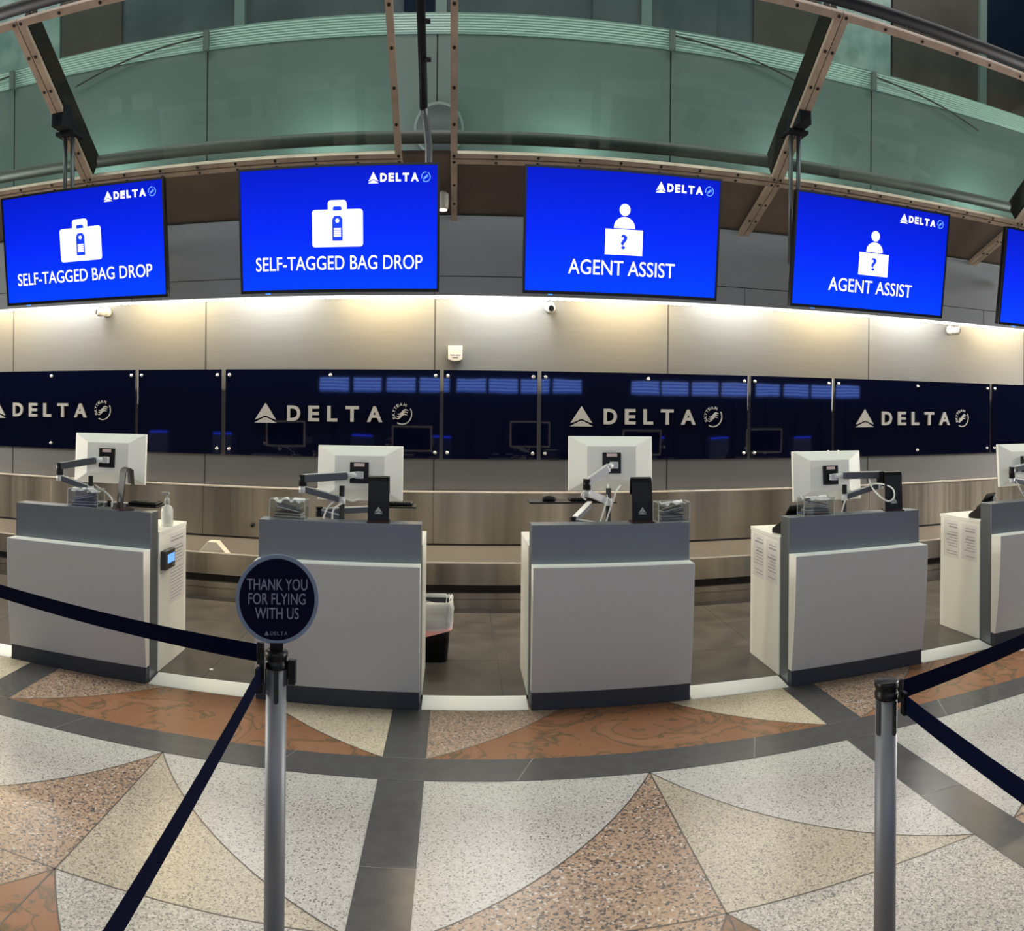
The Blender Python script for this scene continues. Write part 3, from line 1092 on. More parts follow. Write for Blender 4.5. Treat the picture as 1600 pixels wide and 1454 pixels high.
# steel ramps in the gaps
gaps = [(-4.0, CX[0][0], 'between the photo edge and the sanitizer counter'), (CX[0][1], CX[1][0], 'between the two bag drop counters'), (CX[1][1], CX[2][0], 'in the middle gap in front of the trash bin'), (CX[2][1], CX[3][0], 'between the two agent counters'), (CX[3][1], CX[4][0], 'beside the counter cut off by the photo edge')]
for a, b, lab in gaps:
    q = MB()
    q.prism([(0, .002), (.012, .006), (.185, .022), (.185, .002)], (a + .012, 4.745, 0), (0, 1, 0), ZU, XU, b - a - .024)
    tag(q.build('threshold_ramp', 'steel_ramp', bevel=.001), 'shiny steel threshold ramp ' + lab, 'ramp', 'threshold ramps in the gaps between counters')

# ------------------------------------------------------------------ equipment on the counters
RZ, DZ = 1.037, .90
SHORT = ['on the sanitizer counter', 'on the counter behind the thank-you sign', 'on the counter across from the trash bin', 'on the counter behind the signless belt post', 'on the counter cut off by the photo edge']


def monitor(c, yaw, tilt, ci):
    t = thing('computer_monitor', 'white-backed computer monitor ' + SHORT[ci], 'monitor', c, (R(tilt), 0, R(yaw)), group='monitors on the counters')
    w, h = .285, .168
    q = local(t)
    iw, ih = .165, .105
    # frustum back shell facing the hall (-y), rim, front
    v = []
    for a, b, y in ((w, h, .012), (w, h, -.012), (iw, ih, -.052)):
        v += [(-a, y, -b), (a, y, -b), (a, y, b), (-a, y, b)]
    f = [(0, 1, 2, 3)[::1]]
    for L in (0, 4):
        for i in range(4):
            j = (i + 1) % 4
            f.append((L + i, L + 4 + i, L + 4 + j, L + j))
    f.append((11, 10, 9, 8))
    q.add(v, f)
    q.build('back_shell', 'mon_white', bevel=.003)
    q = local(t)
    q.box(-w + .004, w - .004, .0125, .016, -h + .004, h - .004)
    q.build('front_bezel', 'bezel_grey')
    q = local(t)
    q.box(-w + .022, w - .022, .0162, .018, -h + .022, h - .018)
    q.build('screen', 'screen_off')
    q = local(t)
    q.box(-.062, .062, -.066, -.0525, -.062, .066)
    p_ = q.build('mount_plate', 'black', bevel=.002)
    q = local(t)
    q.box(-.035, .035, -.0675, -.0662, .04, .06)
    q.build('sticker', 'sticker', p_)
    return t


def stand(x, yaw, ci, y=4.862):
    lab = ['black bent card stand beside the clear box on the sanitizer counter', 'black bent card stand on the counter behind the thank-you sign', 'black bent card stand on the counter across from the trash bin', 'black bent card stand next to the looped white cable'][ci]
    t = thing('card_stand', lab, 'stand', (x, y, RZ), (0, 0, R(yaw)), group='black card stands on the counters')
    q = local(t)
    w = .066
    prof = [(-.03, .004), (-.02, .12), (-.006, .235), (.004, .256), (.028, .262), (.046, .25), (.052, .16)]
    k = len(prof)
    th = .005
    vs, fs = [], []
    for i, (a, b) in enumerate(prof):
        p_, n_ = prof[max(i - 1, 0)], prof[min(i + 1, k - 1)]
        tx, tz = n_[0] - p_[0], n_[1] - p_[1]
        L = math.hypot(tx, tz)
        ox, oz = -tz / L * th / 2, tx / L * th / 2
        for xx in (-w, w):
            vs += [(xx, a + ox, b + oz), (xx, a - ox, b - oz)]
    for i in range(k - 1):
        a, b = i * 4, i * 4 + 4
        fs += [(a, a + 2, b + 2, b), (a + 1, b + 1, b + 3, a + 3), (a, b, b + 1, a + 1), (a + 2, a + 3, b + 3, b + 2)]
    fs += [(0, 1, 3, 2), (4 * k - 4, 4 * k - 2, 4 * k - 1, 4 * k - 3)]
    q.add(vs, fs)
    q.build('bent_plate', 'black')
    q = local(t)
    q.box(-.072, .072, -.062, .055, .0005, .008)
    q.build('base', 'black_red', bevel=.003)
    q = local(t)
    u_ = Vector((1, 0, 0))
    wv_ = Vector((0, .010, .116)).normalized()
    widget(q, (0, -.0275, .07), u_, wv_, (0, -.996, .086), .055, .042, .0025)
    q.build('triangle_mark', 'letter_silver')
    return t


def clear_box(x, yaw, ci, w=.23):
    where = ['sanitizer counter', 'counter behind the thank-you sign', 'counter across from the trash bin', 'counter behind the signless belt post'][ci]
    t = thing('clear_acrylic_box', 'clear acrylic box of papers on the ' + where, 'acrylic box', (x, 4.862, RZ), (0, 0, R(yaw)), group='clear boxes on the counters')
    h, dp, th = .118, .115, .005
    q = local(t)
    q.box(-w / 2, w / 2, -dp / 2, dp / 2, .001, .005)
    for a in ((-w / 2, w / 2, -dp / 2, -dp / 2 + th), (-w / 2, w / 2, dp / 2 - th, dp / 2), (-w / 2, -w / 2 + th, -dp / 2 + th, dp / 2 - th), (w / 2 - th, w / 2, -dp / 2 + th, dp / 2 - th)):
        q.box(a[0], a[1], a[2], a[3], .0052, h)
    q.build('box_walls', 'acrylic')
    q = local(t)
    r = .0035
    for z in (.004, h):
        for a, b in (((-1, -1), (1, -1)), ((1, -1), (1, 1)), ((1, 1), (-1, 1)), ((-1, 1), (-1, -1))):
            q.beam((a[0] * w / 2, a[1] * dp / 2, z), (b[0] * w / 2, b[1] * dp / 2, z), r, r)
    for a in (-1, 1):
        for b in (-1, 1):
            q.beam((a * w / 2, b * dp / 2, .004), (a * w / 2, b * dp / 2, h), r, r, (1, 0, 0))
    q.build('box_edges', 'acrylic_edge')
    # contents
    base = Matrix.Translation((x, 4.862, RZ)) @ Matrix.Rotation(R(yaw), 4, 'Z')
    rot = base.to_3x3()
    for k in range(2):
        q = MB()
        for s in range(5):
            c = base @ Vector((random.uniform(-.01, .01), random.uniform(-.01, .01), (.012, .056)[k] + s * (.0075, .006)[k]))
            q.obox(c, ((w - .05 - random.random() * .02) * (1, .84)[k], .075, .0065), rot @ Matrix.Rotation(R(random.uniform(-4, 4)), 3, 'Z') @ Matrix.Rotation(R((1, 11)[k] * (1 if ci % 2 else -1)), 3, 'Y'), s % 2)
        o = q.build('tag_bundle', ['tag_dark', mat('tag_mid', rgb(190, 190, 190), .6)])
        tag(o, ('lower' if k == 0 else 'upper') + ' dark tag bundle in the box on the ' + where, 'tag bundle', 'dark tag bundles in the clear boxes')
    q = MB()
    n_ = 9
    vs, fs = [], []
    for i in range(n_):
        for j in range(4):
            a = -w / 2 + .02 + (w - .04) * i / (n_ - 1)
            b = -.045 + .09 * j / 3
            vs.append(base @ Vector((a, b, .106 + random.uniform(-.010, .020))))
    for i in range(n_ - 1):
        for j in range(3):
            fs.append((i * 4 + j, i * 4 + 4 + j, i * 4 + 5 + j, i * 4 + 1 + j))
    q.add(vs, fs)
    o = q.build('crumpled_paper', 'paper')
    sol = o.modifiers.new('Solidify', 'SOLIDIFY')
    sol.thickness = .004
    tag(o, 'crumpled white slip in the clear box on the ' + where, 'paper')


def limb(mb, a, b, w0, w1, t):
    """tapered flat arm with a silver spine on top (material 1) over a grey body (material 0)"""
    a, b = Vector(a), Vector(b)
    mb.beam(a, b, t, w0, m=0)
    u = Vector((0, 0, (w0 / 2 + .002)))
    mb.beam(a + u, b + u, t + .002, .006, m=1)


def arm(ci, pole, elbow_lo, elbow_up, head, plate, cables, silver=False):
    t = thing('monitor_arm', 'jointed silver monitor arm with black pole ' + SHORT[ci], 'monitor arm', (pole[0], pole[1], DZ), group='monitor arms on the counters')
    px, py, ptop, pcol = pole
    q = MB()
    q.lathe([(.05, .001), (.05, .012), (.018, .014), (.018, ptop - DZ)], (px, py, DZ), 16)
    q.build('pole', 'black_soft', t)
    q = MB()
    q.lathe([(.026, -.022), (.026, .022)], (px, py, pcol), 16)
    q.build('collar', 'arm_silver', t)
    mats = ['arm_grey', 'arm_silver'] if not silver else ['arm_silver', 'arm_silver']
    q = MB()
    limb(q, (px, py, pcol), elbow_lo, .036, .03, .034)
    q.build('lower_arm', mats, t, bevel=.004)
    q = MB()
    q.tube([Vector(elbow_lo) + Vector((0, 0, -.022)), Vector(elbow_lo) + Vector((0, 0, .018))], .024, 14, 1)
    q.tube([Vector(elbow_lo) + Vector((0, 0, .018)), Vector(elbow_up) + Vector((0, 0, .026))], .026, 14, 0)
    q.build('elbow', ['black', 'arm_silver'], t)
    q = MB()
    limb(q, elbow_up, head, .044, .036, .038)
    q.build('upper_arm', mats, t, bevel=.004)
    q = MB()
    q.tube([Vector(head), Vector(head) * .5 + Vector(plate) * .5 + Vector((0, 0, .004)), Vector(plate)], [.02, .018, .022], 12)
    q.obox(Vector(plate) + Vector((.006, -.012, 0)), (.05, .035, .04))
    q.build('tilt_head', 'arm_silver', t)
    for c in cables:
        q = MB()
        q.tube(smooth_path(c), .0055, 8)
        q.build('white_cable', 'cable_white', t)
    return t


MY = 5.17
MON = [((-2.46, MY, 1.335), 0, -4), ((-.643, MY, 1.293), 0, -4), ((1.028, MY, 1.365), -2, -4), ((2.648, MY, 1.262), 2, -5), ((4.56, MY, 1.285), 3, -5)]
for ci, (c, yaw, tilt) in enumerate(MON):
    monitor(c, yaw, tilt, ci)


def plate_of(ci):
    c, yaw, tilt = MON[ci]
    return (c[0], c[1] - .085, c[2] - .005)


arm(0, (-2.565, 5.06, 1.22, 1.13), (-2.80, 5.02, 1.20), (-2.80, 5.02, 1.275), (-2.515, 5.04, 1.325), plate_of(0),
    [[(-2.53, 5.06, 1.16), (-2.46, 5.02, 1.14), (-2.40, 5.03, 1.10), (-2.36, 5.0, 1.06), (-2.38, 4.985, .915)]])
arm(1, (-.75, 5.06, 1.222, 1.135), (-1.005, 5.02, 1.20), (-1.005, 5.02, 1.262), (-.715, 5.04, 1.283), plate_of(1),
    [[(-.78, 5.06, 1.14), (-.83, 5.02, 1.10), (-.86, 5.0, 1.03), (-.86, 4.99, .91)], [(-.74, 5.05, 1.12), (-.79, 4.99, 1.09), (-.80, 4.98, 1.02), (-.79, 4.985, .91)], [(-.62, 5.15, 1.15), (-.68, 5.08, 1.13), (-.74, 5.05, 1.15)]])
arm(2, (1.0, 5.08, 1.218, 1.135), (.838, 4.99, 1.20), (.838, 4.99, 1.258), (.985, 5.03, 1.345), plate_of(2),
    [[(1.0, 5.1, 1.24), (.985, 5.06, 1.16), (.95, 5.0, 1.08), (.92, 4.985, 1.0), (.91, 4.98, .91)], [(.83, 4.965, 1.215), (.80, 4.97, 1.19), (.83, 4.97, 1.16)], [(1.11, 5.14, 1.24), (1.06, 5.08, 1.215), (1.02, 5.03, 1.15), (.96, 4.99, 1.0), (.95, 4.985, .91)]], True)
arm(3, (2.74, 5.06, 1.205, 1.12), (3.02, 5.02, 1.195), (3.02, 5.02, 1.265), (2.72, 5.04, 1.268), plate_of(3),
    [[(2.93, 5.03, 1.25), (2.90, 4.93, 1.19), (2.925, 4.84, 1.13), (2.975, 4.815, 1.105), (3.02, 4.815, 1.135), (3.01, 4.83, 1.19), (2.96, 4.90, 1.215), (2.91, 5.0, 1.21)], [(2.74, 5.03, 1.13), (2.70, 5.0, 1.07), (2.66, 4.98, .98), (2.65, 4.98, .91)]])
arm(4, (4.62, 5.06, 1.21, 1.12), (4.32, 5.02, 1.175), (4.32, 5.02, 1.255), (4.50, 5.04, 1.275), plate_of(4),
    [[(4.35, 5.0, 1.17), (4.40, 4.98, 1.08), (4.45, 4.98, 1.10), (4.52, 5.0, 1.17)], [(4.36, 4.99, 1.15), (4.43, 4.975, 1.05), (4.50, 4.98, 1.14)]])

stand(-2.21, -48, 0)
stand(-.487, 2, 1)
stand(1.172, 0, 2)
stand(3.035, -14, 3)
clear_box(-2.50, 2, 0)
clear_box(-1.058, -3, 1)
clear_box(1.372, 3, 2, .21)
clear_box(2.408, -2, 3)


def keyboard(c, yaw, lab, w=.30):
    t = thing('keyboard', lab, 'keyboard', c, (0, 0, R(yaw)))
    q = local(t)
    q.box(-w / 2, w / 2, -.065, .065, .001, .016)
    q.build('case', 'black', bevel=.004)
    q = local(t)
    n_ = int(w / .02)
    for i in range(n_):
        for j in range(5):
            a = -w / 2 + .012 + i * (w - .02) / n_
            b = -.055 + j * .022
            q.box(a, a + .015, b, b + .017, .0162, .022)
    q.build('keys', 'black_soft')
    return t


def tray(ci, c, w, d, lab, base, mid, joint):
    t = thing('keyboard_tray', lab, 'keyboard tray', c)
    q = MB()
    q.box(c[0] - w / 2, c[0] + w / 2, c[1] - d / 2, c[1] + d / 2, c[2], c[2] + .010)
    q.build('tray_plate', 'black', t, bevel=.004)
    q = MB()
    limb(q, base, mid, .034, .03, .034)
    limb(q, mid, joint, .034, .03, .034)
    q.tube([Vector(mid) + Vector((0, 0, -.03)), Vector(mid) + Vector((0, 0, .03))], .024, 12, 2)
    q.build('tray_arm', ['arm_grey', 'arm_silver', 'black'], t)
    return t


tray(1, (-.45, 5.31, 1.075), .36, .2, 'black keyboard tray on a low arm beside the thank-you sign counter stand', (-.75, 5.07, 1.02), (-.90, 5.06, 1.06), (-.55, 5.2, 1.068))
keyboard((-.45, 5.31, 1.086), 0, 'black keyboard on the tray of the counter behind the thank-you sign')
tray(2, (.79, 5.33, 1.108), .60, .2, 'black keyboard tray with a mouse on the counter across from the trash bin', (1.0, 5.08, .98), (.76, 5.05, 1.02), (.90, 5.24, 1.10))
keyboard((.92, 5.33, 1.119), 0, 'black keyboard beside the mouse on the wide tray')
q = MB()
q.lathe([(.001, 0), (.028, 0), (.034, .010), (.030, .024), (.016, .034), (.001, .036)], (0, 0, 0), 18)
for v in q.v:
    v.x = v.x * 1.55 + .63
    v.y = v.y * .95 + 5.31
    v.z = v.z + 1.1185
tag(q.build('computer_mouse', 'black'), 'black computer mouse on the wide keyboard tray', 'mouse')
tray(0, (-2.12, 5.03, 1.045), .23, .16, 'black keyboard tray on a low arm behind the sanitizer counter riser', (-2.565, 5.07, 1.02), (-2.42, 5.09, 1.03), (-2.26, 5.05, 1.037))
keyboard((-2.12, 5.03, 1.056), 0, 'black keyboard on the tray of the sanitizer counter', .21)

# sanitizer bottle
t = thing('sanitizer_bottle', 'clear pump bottle of hand sanitizer on the white desk end', 'bottle', (-2.022, 5.2, DZ))
bx, by = -2.022, 5.2
q = MB()
q.lathe([(.03, .001), (.036, .004), (.036, .09), (.028, .108), (.014, .114), (.014, .12)], (bx, by, DZ), 20)
q.v = [Vector((bx, by, DZ)) + (v - Vector((bx, by, DZ))) * 1.22 for v in q.v]
q.build('bottle_body', 'soap', t)
q = MB()
q.lathe([(.024, .012), (.024, .085)], (bx, by, DZ), 16)
q.v = [Vector((bx, by, DZ)) + (v - Vector((bx, by, DZ))) * 1.22 for v in q.v]
q.build('gel', mat('gel', rgb(226, 225, 218), .4), t)
q = MB()
q.lathe([(.016, .1205), (.016, .14), (.012, .152), (.005, .154), (.005, .172)], (bx, by, DZ), 14)
q.beam((bx + .012, by, DZ + .177), (bx - .034, by, DZ + .177), .016, .012)
q.v = [Vector((bx, by, DZ)) + (v - Vector((bx, by, DZ))) * 1.22 for v in q.v]
q.build('pump', 'cam_white', t)

# intercom with a lit screen on the side of the desk
t = thing('lcd_terminal', 'small dark terminal with a lit blue screen on the white desk side', 'terminal', (-1.97, 5.03, .72))
sx_ = CX[0][1] + .0075
q = MB()
q.box(sx_, sx_ + .04, 4.955, 5.135, .655, .775)
q.build('terminal_case', mat('terminal', rgb(58, 58, 56), .4), t, bevel=.004)
q = MB()
q.box(sx_ + .0402, sx_ + .042, 4.99, 5.12, .695, .75)
q.build('lit_screen', 'lcd', t)
q = MB()
q.box(sx_ + .0402, sx_ + .043, 5.08, 5.10, .665, .685)
q.build('button', 'standoff', t)


def phone(x, y, lab):
    t = thing('desk_phone', lab, 'phone', (x, y, DZ), (0, 0, R(200)))
    q = local(t)
    q.prism([(-.09, .001), (.09, .001), (.09, .11), (.06, .12), (-.09, .03)], (-.085, 0, 0), (0, 1, 0), ZU, XU, .17)
    q.build('phone_base', 'black', bevel=.005)
    q = local(t)
    q.tube([(-.06, -.08, .055), (-.06, -.05, .085), (-.06, .04, .135), (-.06, .075, .14)], [.026, .018, .018, .026], 12)
    q.build('handset', 'black_soft')
    q = local(t)
    q.prism([(.02, .12), (.075, .19), (.08, .185), (.03, .115)], (-.07, 0, 0), (0, 1, 0), ZU, XU, .14)
    q.build('display', 'black')
    return t


phone(2.30, 5.07, 'black desk phone on the white desk end behind the signless belt post')
phone(4.05, 5.07, 'black desk phone on the white desk end at the photo edge')

# trash bin
t = thing('trash_bin', 'black trash bin with a clear liner and pink liner edge beside the counter', 'trash bin', (-.165, 5.67, .021))
q = MB()


def rect_loop(cx, cy, w, d, z, r=.05, k=4):
    out = []
    for sx_, sy_, a0 in ((1, 1, 0), (-1, 1, 90), (-1, -1, 180), (1, -1, 270)):
        for i in range(k + 1):
            a = R(a0 + 90 * i / k)
            out.append((cx + sx_ * (w / 2 - r) + r * math.cos(a), cy + sy_ * (d / 2 - r) + r * math.sin(a), z))
    return out


def loft(mb, loops, m=0, cap0=True, cap1=True):
    n_ = len(loops[0])
    vs = [v for L in loops for v in L]
    fs = []
    for i in range(len(loops) - 1):
        for k in range(n_):
            k2 = (k + 1) % n_
            fs.append((i * n_ + k, i * n_ + k2, (i + 1) * n_ + k2, (i + 1) * n_ + k))
    if cap0:
        fs.append(list(range(n_))[::-1])
    if cap1:
        fs.append([(len(loops) - 1) * n_ + k for k in range(n_)])
    mb.add(vs, fs, m, True)


BX, BY = -.168, 5.67
loft(q, [rect_loop(BX, BY, .22, .20, .022), rect_loop(BX, BY, .285, .25, .40), rect_loop(BX, BY, .275, .24, .40), rect_loop(BX, BY, .21, .19, .035)], 0, True, True)
q.build('bin_body', 'black', t)
q = MB()
L0 = [rect_loop(BX, BY, w_, d_, z_, .05, 7) for w_, d_, z_ in ((.262, .23, .30), (.27, .238, .36), (.278, .243, .415), (.288, .253, .424), (.300, .266, .416), (.304, .272, .38), (.300, .270, .34), (.296, .266, .30), (.290, .260, .265), (.280, .252, .235))]
L0 = [[(x + random.uniform(-.0055, .0055), y + random.uniform(-.0055, .0055), z + random.uniform(-.007, .007)) for x, y, z in L] for L in L0]
loft(q, L0, 0, False, False)
q.build('clear_liner', 'bag', t)
q = MB()
a = rect_loop(BX, BY, .278, .252, .24)
b = rect_loop(BX, BY, .290, .262, .205)
b = [(x, y, z + .035 * (x - BX) / .14) for x, y, z in b]
a = [(x, y, z + .02 * (x - BX) / .14) for x, y, z in a]
loft(q, [a, b], 0, False, False)
q.build('pink_liner_edge', 'pink', t)

q = MB()
q.obox((-1.65, 5.107, .0225), (.022, .035, .002), Matrix.Rotation(R(20), 3, 'Z'))
tag(q.build('paper_scrap', 'paper'), 'tiny white paper scrap on the dark floor between the bag drop counters', 'paper scrap')

# ------------------------------------------------------------------ blue hanging screens
TILT = math.atan2(.10, .70)


def tv(x, kind, lab):
    t = thing('display_screen', lab, 'display screen', (x, 4.71, 2.703), (TILT, 0, 0), group='blue screens above the counters')
    w, h = .62, .354
    q = local(t)
    bz = .013
    q.box(-w, w, 0, .045, -h, h, 0)
    q.box(-w * .7, w * .7, .045, .075, -h * .7, h * .6, 0)
    q.build('housing', 'tv_black', bevel=.003)
    q = local(t)
    q.box(-w, w, -.006, -.0005, h - bz, h)
    q.box(-w, w, -.006, -.0005, -h, -h + bz + .004)
    q.box(-w, -w + bz, -.006, -.0005, -h + bz + .004, h - bz)
    q.box(w - bz, w, -.006, -.0005, -h + bz + .004, h - bz)
    q.build('bezel', 'tv_black')
    q = local(t)
    q.box(-w + bz + .001, w - bz - .001, -.003, -.0006, -h + bz + .005, h - bz - .001)
    face = q.build('screen', 'display_face')
    q = local(t)
    q.box(-w + .16, -w + .185, .0, .02, -h - .006, -h - .0005)
    q.build('status_light', 'blue_led')
    q = local(t)
    ax = .45 if x > 4 else (.25 if x > 2 else (-.12 if x < -2 else 0))
    q.box(ax - .12, ax + .12, .0755, .10, -.10, .10)
    q.box(ax - .03, ax + .03, .1005, 1.272, -.03, .03)
    q.build('rear_mount_arm', 'tube_dark')
    if kind is None:
        return t
    y = -.0036

    def G():
        g_ = local(t)
        return g_
    g = G()
    widget(g, (.222, y, .275), XU, ZU, FWD, .064, .062, .0012)
    spaced_text(g, 'DELTA', (.379, y, .275), XU, ZU, FWD, .231, .046, .0012, .05, (.86, .72, .68, .86, 1.0))
    g.build('airline_lettering', 'white_emit', face)
    g = G()
    emblem(g, (.538, y, .276), XU, ZU, FWD, .028, .0012, False)
    g.build('round_emblem', 'pale_emit', face)
    if kind == 'bag':
        def rr(x0, x1, z0, z1, r, k=5):
            out = []
            for cx_, cz_, a0 in ((x1 - r, z1 - r, 0), (x0 + r, z1 - r, 90), (x0 + r, z0 + r, 180), (x1 - r, z0 + r, 270)):
                for i in range(k + 1):
                    a = R(a0 + 90 * i / k)
                    out.append((cx_ + r * math.cos(a), cz_ + r * math.sin(a)))
            return out
        g = G()
        zc = .0
        g.prism(rr(-.157, .157, -.1, .107, .018), (0, y, zc), XU, ZU, FWD, .0008)
        g.prism(rr(-.058, .058, .095, .158, .02), (0, y, zc), XU, ZU, FWD, .0008)
        g.build('suitcase_icon', 'white_emit', face)
        g = G()
        y2 = y - .0011
        g.prism([(-.032, -.066), (.032, -.066), (.032, .052), (.018, .072), (-.018, .072), (-.032, .052)], (0, y2, zc), XU, ZU, FWD, .0004)
        g.prism([(-.027, .1), (.027, .1), (.027, .116), (.02, .124), (-.02, .124), (-.027, .116)], (0, y2, zc), XU, ZU, FWD, .0004)
        g.build('bag_tag_icon', 'blue_emit', face)
        g = G()
        y3 = y2 - .0007
        g.prism([(.012 * math.cos(R(a)), .045 + .012 * math.sin(R(a))) for a in range(0, 360, 24)], (0, y3, zc), XU, ZU, FWD, .0003)
        g.build('tag_hole', 'white_emit', face)
        g = G()
        for i in range(4):
            z = .004 - i * .0125
            g.prism([(-.022, z - .0098), (.022, z - .0098), (.022, z), (-.022, z)], (0, y3, zc), XU, ZU, FWD, .0003)
        g.build('tag_lines', 'white_emit', face)
        g = G()
        put_text(g, 'SELF-TAGGED BAG DROP', (.0, y, -.188), XU, ZU, FWD, 1.035, .078, .0012, .004)
        g.build('caption', 'white_emit', face)
    else:
        g = G()
        g.prism([(.034 * math.cos(R(a)), .145 + .034 * math.sin(R(a))) for a in range(0, 360, 15)], (0, y, -.012), XU, ZU, FWD, .0008)
        g.prism([(-.066, .042), (.066, .042)] + [(.066 * math.cos(R(a)), .048 + .058 * math.sin(R(a))) for a in range(0, 181, 15)], (0, y, -.012), XU, ZU, FWD, .0008)
        g.prism([(-.118, -.108), (.118, -.108), (.118, .036), (-.118, .036)], (0, y, -.012), XU, ZU, FWD, .0008)
        g.build('agent_icon', 'white_emit', face)
        g = G()
        put_text(g, '?', (.0, y - .0011, -.046), XU, ZU, FWD, .042, .082, .0006, .02)
        g.build('question_mark', 'blue_emit', face)
        g = G()
        put_text(g, 'AGENT ASSIST', (-.005, y, -.195), XU, ZU, FWD, .675, .084, .0012, .004)
        g.build('caption', 'white_emit', face)
    return t


tv(-2.477, 'bag', 'blue SELF-TAGGED BAG DROP screen cut off by the photo edge, above the sanitizer counter')
tv(-.740, 'bag', 'blue SELF-TAGGED BAG DROP screen hanging above the round thank-you sign, beside the grey pole')
tv(1.010, 'agent', 'blue AGENT ASSIST screen above the counter across from the trash bin')
tv(2.770, 'agent', 'blue AGENT ASSIST screen above the counter behind the signless belt post')
tv(4.560, None, 'blue screen mostly cut off by the photo edge, showing only its plain side')

# ------------------------------------------------------------------ wall devices
for x, yaw, lab in ((-3.93, -35, 'above the lettered panel behind the sanitizer counter'), (.955, 0, 'above the lettered panel beside the white wall box'), (5.93, 35, 'above the lettered panel nearest the cut-off screen')):
    t = thing('security_camera', 'small white dome camera ' + lab, 'camera', (x, WY, 2.68), group='small white wall cameras')
    q = MB()
    q.lathe([(.001, -.05), (.045, -.05), (.055, -.03), (.055, -.003)], (x, WY, 2.685), 18, axis='Y')
    q.build('mount', 'cam_white', t)
    q = MB()
    dv = Vector((math.sin(R(yaw)) * -1.0, -1, -.15)).normalized()
    if yaw < 0:
        dv = Vector((-.7, -.7, .05)).normalized()
    if yaw > 0:
        dv = Vector((.7, -.7, .05)).normalized()
    c = Vector((x, WY - .055, 2.675))
    q.tube([c, c + dv * .05, c + dv * .1, c + dv * .105], [.03, .045, .045, .036], 16)
    q.build('camera_head', 'cam_white', t)
    q = MB()
    q.tube([c + dv * .106, c + dv * .112], [.03, .026], 14)
    q.build('lens', 'black', t)
t = thing('white_wall_box', 'small white electronic box on the metal wall above the plain navy panel', 'wall box', (-.03, WY, 2.215))
q = MB()
w = .075
poly = [(-w, -.055), (-.04, -.072), (0, -.078), (.04, -.072), (w, -.055), (w, .075), (-w, .075)]
q.prism(poly, (-.03, WY - .001, 2.225), XU, ZU, FWD, .04)
q.build('case', 'cam_white', t, bevel=.004)
q = MB()
for a, b, z in ((-.055, -.005, -.018), (.005, .055, -.018), (-.03, .03, -.042)):
    q.box(-.03 + a, -.03 + b, WY - .0425, WY - .0412, 2.225 + z - .005, 2.225 + z + .005)
q.build('blurred_print', mat('print', rgb(96, 92, 92), .6), t)

# ------------------------------------------------------------------ belt posts, sign, belts


def post(x, y, top, yaw, lab):
    t = thing('stanchion_post', lab, 'stanchion', (x, y, 0), (0, 0, R(yaw)), group='belt posts of the queue')
    h = top - .05
    q = local(t)
    q.lathe([(.17, .0025), (.175, .008), (.16, .022), (.06, .034), (.034, .04)], (0, 0, 0), 36)
    q.build('base', 'post_steel')
    q = local(t)
    q.lathe([(.0315, .0405), (.0315, h)], (0, 0, 0), 32)
    q.build('pole', 'post_steel')
    q = local(t)
    q.lathe([(.0325, h + .0005), (.034, h + .005), (.034, h + .018), (.032, h + .02), (.032, h + .03), (.0345, h + .032), (.0345, h + .046), (.030, h + .05), (.001, h + .05)], (0, 0, 0), 32)
    q.build('cap', 'black')
    for a in range(4):
        q = local(t)
        rot = Matrix.Rotation(R(45 + 90 * a), 3, 'Z')
        poly = [(-.007, -.085), (-.003, -.09), (.003, -.09), (.007, -.085), (.007, -.001), (-.007, -.001)]
        o = rot @ Vector((0, -.0305, h))
        q.prism(poly, o, rot @ Vector(XU), ZU, rot @ Vector(FWD), .004)
        q.build('belt_slot', 'black_soft')
    return t


SX, SY = -.534, 2.289
post(SX, SY, 1.022, 58, 'steel belt post carrying the round THANK YOU sign')
post(1.18, 1.916, .99, -31, 'steel belt post with no sign, its black cap bare')
post(-2.62, 2.93, 1.02, 0, 'steel belt post beyond the photo edge at the end of the sign post belt')
post(3.25, 2.55, 1.0, 0, 'steel belt post beyond the photo edge at the end of the rising belt')

t = thing('round_sign', 'round navy sign with grey rim reading THANK YOU FOR FLYING WITH US on a post', 'sign', (SX, SY, 1.023), (0, 0, R(13)))
q = local(t)
RAD = .125
zc = .1395
q.lathe([(RAD, .003), (RAD, -.003)], (0, 0, zc), 64, axis='Y')
q.v = [v for v in q.v]
q.build('disc', 'sign_rim')
q = local(t)
q.lathe([(RAD - .0115, -.0032), (RAD - .0115, -.0042)], (0, 0, zc), 64, axis='Y')
q.build('navy_face', 'sign_navy')
q = local(t)
for s, w, z in (('THANK YOU', .182, .060 - .018), ('FOR FLYING', .172, .020 - .018), ('WITH US', .132, -.020 - .018)):
    put_text(q, s, (0, -.0044, zc + z), XU, ZU, FWD, w, .0315, .0006, .004)
q.build('lettering', 'sign_text')
q = local(t)
widget(q, (-.030, -.0044, zc - .094), XU, ZU, FWD, .014, .012, .0006)
spaced_text(q, 'DELTA', (.007, -.0044, zc - .094), XU, ZU, FWD, .052, .010, .0006, .0, (.9, .75, .7, .9, 1.0))
q.build('airline_lettering', 'sign_text')
q = local(t)
q.box(-.02, .02, -.008, .008, .0005, zc - RAD + .004)
q.build('holder', 'black')


